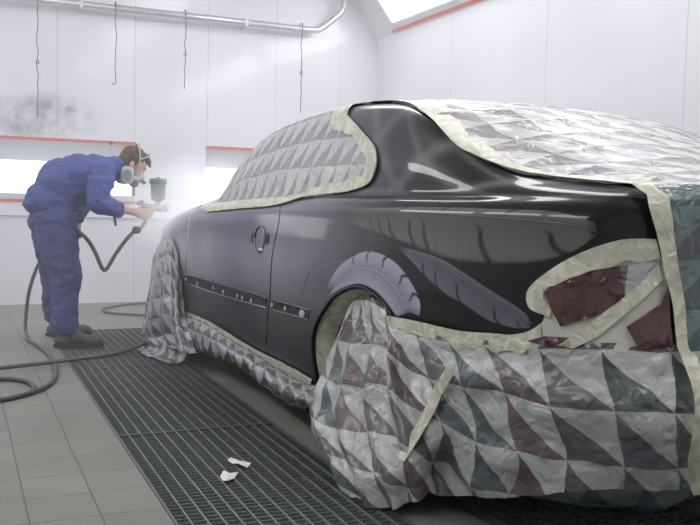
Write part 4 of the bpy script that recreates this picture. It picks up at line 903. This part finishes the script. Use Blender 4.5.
j.capsule(SHL,.088,ELL,.070); j.capsule(ELL,.070,WRL+v3(.005,0,.05),.052)
j.ell(v3(.475,6.55,1.00),.050,.14,.035)
remesh(L(j),'jacket',M['jacket'],man,.009,5,fold_noise(.013,11,(1,1,1.2)))
c=MB(); c.tube([v3(1.015,6.25,.986),v3(1.062,6.252,.978)],[.050,.044],20); L(c).build('jacket_cuff',M['cuff'],man)
c=MB(); c.tube([WRL+v3(.003,0,.055),WRL+v3(.001,0,.015)],[.047,.042],20); L(c).build('jacket_cuff',M['cuff'],man)
c=MB(); c.tube([v3(1.035,6.52,1.266),v3(1.078,6.52,1.288)],[.092,.084],28,cap=False); c.tube([v3(1.078,6.52,1.288),v3(1.066,6.52,1.298)],[.084,.070],28,cap=False); L(c).build('collar',M['jacket'],man)
c=MB(); c.tube([v3(1.005,6.245,.93),v3(1.01,6.245,.90),v3(1.015,6.245,.865)],[.008,.010,.007],8); L(c).build('cuff_strap',M['trouser'],man)
# trousers
t=MB()
t.ell(v3(.635,6.555,.985),.175,.19,.12); t.ell(v3(.630,6.555,.90),.165,.180,.13)
t.capsule(v3(.640,6.46,.88),.150,v3(.665,6.43,.68),.132); t.capsule(v3(.665,6.43,.68),.132,KNR+v3(.005,0,0),.108); t.capsule(KNR,.106,v3(.695,6.385,.30),.092); t.capsule(v3(.695,6.385,.30),.092,v3(.690,6.37,.165),.092)
t.capsule(v3(.590,6.66,.88),.125,v3(.620,6.70,.68),.105); t.capsule(v3(.620,6.70,.68),.105,KNL+v3(-.02,0,0),.088); t.capsule(KNL+v3(-.02,0,0),.088,v3(.655,6.87,.30),.080); t.capsule(v3(.655,6.87,.30),.080,v3(.675,6.91,.17),.083)
remesh(L(t),'trousers',M['trouser'],man,.010,5,fold_noise(.013,9,(1,1,1.6)))
# boots
for a in (ANR,ANL):
    an=math.radians(-9); d=v3(math.cos(an),math.sin(an),0); sd=v3(-d.y,d.x,0); BM=Matrix((d,sd,v3(0,0,1))).transposed(); o=v3(a.x,a.y,0)
    bt=MB(); bt.capsule(o+v3(0,0,.16),.058,o+v3(0,0,.07),.054); bt.ell(o+d*(-.02)+v3(0,0,.055),.060,.045,.045,BM); bt.ell(o+d*.08+v3(0,0,.062),.100,.048,.045,BM); bt.ell(o+d*.175+v3(0,0,.050),.078,.052,.040,BM); bt.ell(o+d*.04+v3(0,0,.085),.075,.045,.050,BM)
    sh=remesh(L(bt),'boot',M['boot'],man,.007,3)
    so=MB(); prof=[]; n=28; V=[];F=[]
    for i in range(n):
        q=2*math.pi*i/n; x=.085+.170*math.cos(q); y=(.050+.008*math.cos(q))*math.sin(q); V+=[o+d*x+sd*y+v3(0,0,.004),o+d*x+sd*y+v3(0,0,.030)]
    for i in range(n): k=2*i;l=2*((i+1)%n); F.append((k,l,l+1,k+1))
    F+= [tuple(2*i+1 for i in range(n)),tuple(reversed([2*i for i in range(n)]))]
    so.add(V,F); s_=L(so).build('boot_sole',M['sole'],sh,smooth=False)
# hair
h=MB()
h.ell(hp(-.022,0,.048),.098,.083,.092,HM); h.ell(hp(-.052,0,.008),.062,.076,.075,HM); h.ell(hp(.030,0,.104),.052,.062,.028,HM); h.ell(hp(.066,-.010,.092),.030,.050,.022,HM)
h.capsule(hp(.07,-.03,.098),.020,hp(.105,-.030,.072),.009,10); h.capsule(hp(.07,.015,.100),.020,hp(.103,.02,.078),.009,10); h.capsule(hp(-.012,-.076,.03),.013,hp(.004,-.077,.005),.008,8); h.capsule(hp(-.012,.076,.03),.013,hp(.004,.077,.005),.008,8)
hv=MB(); 
remesh(L(h),'hair',M['hair'],man,.0055,2,lambda v:.004*noise.noise(v*60))
for sg in (-1,1):
    e=MB(); e.ell(hp(.078,sg*.032,.012),.010,.013,.008,HM); eo=L(e).build('eye',M['eye'],man); p=MB(); p.ell(hp(.087,sg*.032,.011),.004,.005,.005,HM); L(p).build('pupil',M['dark'],eo)
# respirator: face piece, two cartridges, valve, straps
r=MB(); r.ell(hp(.088,0,-.040),.042,.044,.050,HM); r.ell(hp(.105,0,-.030),.026,.026,.032,HM)
fp=remesh(L(r),'respirator',M['maskgrey'],man,.006,3,label='grey half-mask respirator with two filters')
r=MB(); r.lathe([(.030,-.02),(.034,0),(.030,.030),(.018,.038)],hp(.085,0,-.085),hf*.45-hu*.9); L(r).build('exhaust_valve',M['maskdark'],fp)
r=MB(); r.lathe([(.013,-.01),(.013,.016),(.008,.020)],hp(.135,0,-.045),hf); L(r).build('inhale_port',M['maskdark'],fp)
r=MB(); r.capsule(hp(.112,-.02,-.052),.010,hp(.150,-.03,-.040),.005,8); L(r).build('valve_tab',M['maskdark'],fp)
for sg in (-1,1):
    cM=HM@Matrix.Rotation(sg*.25,3,'Z')
    r=MB(); cc=hp(.022,sg*.088,-.062)+v3(-.030,0,-.012); ax=(hs*sg)
    # rounded box filter
    V=[];F=[]; n=24
    for (sc_,o) in ((.86,-.018),(1,-.010),(1,.012),(.90,.022)):
        for i in range(n):
            q=2*math.pi*i/n; cx=math.copysign(abs(math.cos(q))**.55,math.cos(q)); cz=math.copysign(abs(math.sin(q))**.55,math.sin(q))
            V.append(cc+v3(1,0,-.10)*(.046*sc_*cx)+v3(.10,0,1)*(.062*sc_*cz)+ax*o)
    for k in range(3):
        for i in range(n): F.append((k*n+i,k*n+(i+1)%n,(k+1)*n+(i+1)%n,(k+1)*n+i))
    F+= [tuple(range(n)),tuple(3*n+i for i in range(n))]
    r.add(V,F); co=L(r).build('filter_cartridge',M['maskgrey'],fp)
    q=MB(); q.ell(cc+ax*.018,.036,.008,.050); L(q).build('filter_pad',M['maskpad'],co)
    q=MB(); q.capsule(cc+hf*.03,.018,hp(.090,sg*.03,-.055),.018,10); L(q).build('filter_arm',M['maskgrey'],co)
def strap(pts,w=.006):
    q=MB(); C_=crom(pts,5); V=[];F=[]
    for i,p in enumerate(C_):
        d=(C_[min(i+1,len(C_)-1)]-C_[max(i-1,0)]).normalized(); o=(p-HC).normalized(); sd=d.cross(o).normalized()
        V+=[p+sd*w,p-sd*w,p+sd*w+o*.003,p-sd*w+o*.003]
    for i in range(len(C_)-1):
        a=4*i;b_=4*i+4; F+= [(a,b_,b_+1,a+1),(a+2,a+3,b_+3,b_+2),(a,a+2,b_+2,b_),(a+1,b_+1,b_+3,a+3)]
    q.add(V,F); L(q).build('head_strap',M['strap'],fp)
for sg in (-1,1):
    strap([hp(.062,sg*.074,-.045),hp(.032,sg*.088,.010),hp(.008,sg*.092,.060)])
    strap([hp(.008,sg*.092,.060),hp(-.030,sg*.085,.105),hp(-.055,sg*.045,.142),hp(-.062,0,.152)])
    strap([hp(.008,sg*.092,.060),hp(.040,sg*.080,.105),hp(.050,sg*.045,.136),hp(.052,0,.146)])
# ------------------------------------------------------------------ spray gun
GB=v3(1.238,6.27,.90)
gun=empty('spray_gun',GB,label='metal spray gun with grey-green paint cup held in the painter\'s right hand',cat='spray gun')
def G(mb): return L(mb,GB)
c=MB(); c.lathe([(.020,1.040),(.046,1.056),(.052,1.075),(.054,1.165),(.052,1.168)],(1.313,6.27,0)); cup=G(c).build('paint_cup',M['cup'],gun)
c=MB(); c.lathe([(.052,1.166),(.062,1.168),(.062,1.194),(.056,1.203),(.030,1.206),(.012,1.207),(.012,1.214),(.006,1.216)],(1.313,6.27,0)); G(c).build('cup_lid',M['cup'],cup)
c=MB(); c.lathe([(.016,1.0),(.020,1.01),(.016,1.02),(.019,1.045)],(1.313,6.27,0)); c.capsule((1.222,6.27,1.006),.021,(1.335,6.27,.992),.024); c.lathe([(.020,0),(.030,.004),(.030,.022),(.018,.030),(.010,.036)],(1.355,6.27,1.0),(1,0,-.05)); G(c).build('gun_body',M['gun'],gun)
c=MB(); c.box((1.375,6.255,.985),(1.402,6.262,1.018)); c.box((1.375,6.278,.985),(1.402,6.285,1.018)); G(c).build('air_cap_horn',M['gun'],gun,smooth=False)
c=MB(); c.capsule((1.232,6.27,1.00),.015,(1.222,6.27,.89),.013); G(c).build('handle',M['gun'],gun)
c=MB(); c.tube(crom([(1.290,6.27,.995),(1.285,6.27,.970),(1.272,6.27,.945),(1.275,6.27,.925)],5),.0055,8); G(c).build('trigger',M['chrome'],gun)
for a,b_ in (((1.225,6.27,1.010),(1.190,6.27,1.048)),((1.215,6.27,1.000),(1.165,6.27,1.034))):
    c=MB(); c.tube([a,b_],[.008,.008],10); A=Vector(a);B_=Vector(b_); d=(B_-A).normalized(); c.tube([B_-d*.022,B_],[.014,.013],12); G(c).build('adjustment_knob',M['gun'],gun)
c=MB(); c.tube([(1.222,6.27,.90),(1.205,6.27,.865),(1.185,6.27,.845)],.011,10); G(c).build('air_inlet',M['gun'],gun)
c=MB(); c.ell((1.160,6.262,.838),.030,.028,.028); c.lathe([(.018,0),(.022,.004),(.022,.02),(.015,.024)],(1.160,6.24,.838),(0.5,-1,-.1)); G(c).build('pressure_gauge',M['dark'],gun)
c=MB(); c.capsule((1.120,6.27,.800),.015,(1.092,6.27,.765),.012,10); G(c).build('coupling',M['brass'],gun)
# ------------------------------------------------------------------ hoses
def hose(pts,r,label,base,name='air_hose'):
    P=crom(pts,8); b_=Vector(base); mb=MB().tube([p-b_ for p in P],r,10); o=mb.build(name,M['hose'],label=label,cat='hose'); o.location=b_; return o
up=[Vector(p) for p in DATA['hose_up']]
up[0]=v3(1.150,6.27,.832); up=[up[0]]+up[2:]
up=up[:10]+[v3(.822,6.60,.778),v3(.824,6.765,.776),v3(.770,6.95,.745),v3(.60,7.0,.60),v3(.51,7.05,.36),v3(.482,7.08,.12),v3(.478,7.02,.03)]
hf_=[Vector(p) for p in DATA['hose_floor']][1:]; 
hose(up+[v3(.474,6.86,.015)]+hf_+[v3(-.3,4.72,.014),v3(-.9,4.9,.014)],.0135,'air hose running from the spray gun through the hand, then curling over the floor',(.6,6.4,0))
hose([Vector(p) for p in DATA['hose_b']],.0135,'grey air hose crossing the grating towards the front wheel',(.5,5.7,0))
hc_=[Vector(p)+v3(0,0,.0) for p in DATA['hose_c']]
hose([v3(-.6,5.0,.014)]+hc_,.0135,'short hose loop lying on the floor tiles at the left edge',(.2,5.2,0))
hose([v3(2.6,8.9,.014),v3(2.2,8.75,.014),v3(1.85,8.8,.014),v3(1.6,8.78,.014)]+[Vector(p) for p in DATA['hose_d']][3:],.011,'thin hose curling on the floor behind the car near the back wall',(1.5,8.3,0))
hose([v3(-1.7,YB-.02,.885),v3(-.4,YB-.02,.880),v3(.8,YB-.02,.868),v3(1.6,YB-.02,.862),v3(2.6,YB-.02,.87)],.008,'thin pale cable running along the back wall behind the painter',(0,YB-.02,.87),'wall_cable').data.materials[0]=M['recess']
# ------------------------------------------------------------------ paint mist in front of the gun; added emission stands in for scattered light
mm=bpy.data.materials.new('paint_mist'); mm.use_nodes=True; nt=mm.node_tree; nt.nodes.clear()
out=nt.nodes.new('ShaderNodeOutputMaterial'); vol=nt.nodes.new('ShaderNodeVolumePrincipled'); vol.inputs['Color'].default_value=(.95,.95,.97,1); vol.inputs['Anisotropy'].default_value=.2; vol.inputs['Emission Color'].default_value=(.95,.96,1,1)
tc=nt.nodes.new('ShaderNodeTexCoord'); ln=nt.nodes.new('ShaderNodeVectorMath'); ln.operation='LENGTH'
mp=nt.nodes.new('ShaderNodeMapping'); mp.inputs['Scale'].default_value=(1/.70,1/.70,1/.46)
nt.links.new(tc.outputs['Object'],mp.inputs[0]); nt.links.new(mp.outputs[0],ln.inputs[0])
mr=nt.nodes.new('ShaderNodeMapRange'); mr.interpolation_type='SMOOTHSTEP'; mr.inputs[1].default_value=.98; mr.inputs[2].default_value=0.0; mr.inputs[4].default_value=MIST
nt.links.new(ln.outputs['Value'],mr.inputs[0])
nz=nt.nodes.new('ShaderNodeTexNoise'); nz.inputs['Scale'].default_value=2.6; nz.inputs['Detail'].default_value=4; nt.links.new(tc.outputs['Object'],nz.inputs['Vector'])
mr2=nt.nodes.new('ShaderNodeMapRange'); mr2.inputs[1].default_value=.35; mr2.inputs[2].default_value=.7; nt.links.new(nz.outputs[0],mr2.inputs[0])
mu=nt.nodes.new('ShaderNodeMath'); mu.operation='MULTIPLY'; nt.links.new(mr.outputs[0],mu.inputs[0]); nt.links.new(mr2.outputs[0],mu.inputs[1]); nt.links.new(mu.outputs[0],vol.inputs['Density']); me_=nt.nodes.new('ShaderNodeMath'); me_.operation='MULTIPLY'; me_.inputs[1].default_value=MIST_GLOW; nt.links.new(mu.outputs[0],me_.inputs[0]); nt.links.new(me_.outputs[0],vol.inputs['Emission Strength']); nt.links.new(vol.outputs[0],out.inputs['Volume'])
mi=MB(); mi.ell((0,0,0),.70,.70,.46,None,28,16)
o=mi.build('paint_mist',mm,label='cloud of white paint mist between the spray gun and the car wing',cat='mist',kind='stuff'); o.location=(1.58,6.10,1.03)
# thin haze in the far half of the booth, given a slight glow for multiple scattering
hm=bpy.data.materials.new('booth_haze'); hm.use_nodes=True; nt=hm.node_tree; nt.nodes.clear(); out=nt.nodes.new('ShaderNodeOutputMaterial'); vol=nt.nodes.new('ShaderNodeVolumePrincipled')
vol.inputs['Color'].default_value=(.95,.95,.98,1); vol.inputs['Density'].default_value=HAZE; vol.inputs['Emission Color'].default_value=(.95,.96,1,1); vol.inputs['Emission Strength'].default_value=HAZE*MIST_GLOW; nt.links.new(vol.outputs[0],out.inputs['Volume'])
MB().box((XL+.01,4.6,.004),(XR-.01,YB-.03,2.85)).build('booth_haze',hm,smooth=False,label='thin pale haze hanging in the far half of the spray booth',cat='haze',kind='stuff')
SC.cycles.volume_bounces=2
# ------------------------------------------------------------------ light, world, camera
def area(n,loc,rot,sx,sy,e,c=(1,1,1)):
    l=bpy.data.lights.new(n,'AREA'); l.shape='RECTANGLE'; l.size=sx; l.size_y=sy; l.energy=e; l.color=c
    o=bpy.data.objects.new(n,l); COL.objects.link(o); o.location=loc; o.rotation_euler=rot; return o
w=bpy.data.worlds.new('booth'); SC.world=w; w.use_nodes=True; w.node_tree.nodes['Background'].inputs[0].default_value=(.8,.82,.88,1); w.node_tree.nodes['Background'].inputs[1].default_value=.3
cam=bpy.data.cameras.new('camera'); co=bpy.data.objects.new('camera',cam); COL.objects.link(co); SC.camera=co
cam.sensor_width=36; cam.lens=CAM_F/700*36; cam.clip_start=.05
Rm=Matrix(CAM_R).to_4x4(); co.matrix_world=Matrix.Translation((0,0,CAM_H))@Rm
SC.view_settings.view_transform='Standard'; SC.view_settings.look='None'; SC.view_settings.exposure=EXPO; SC.view_settings.gamma=1.0
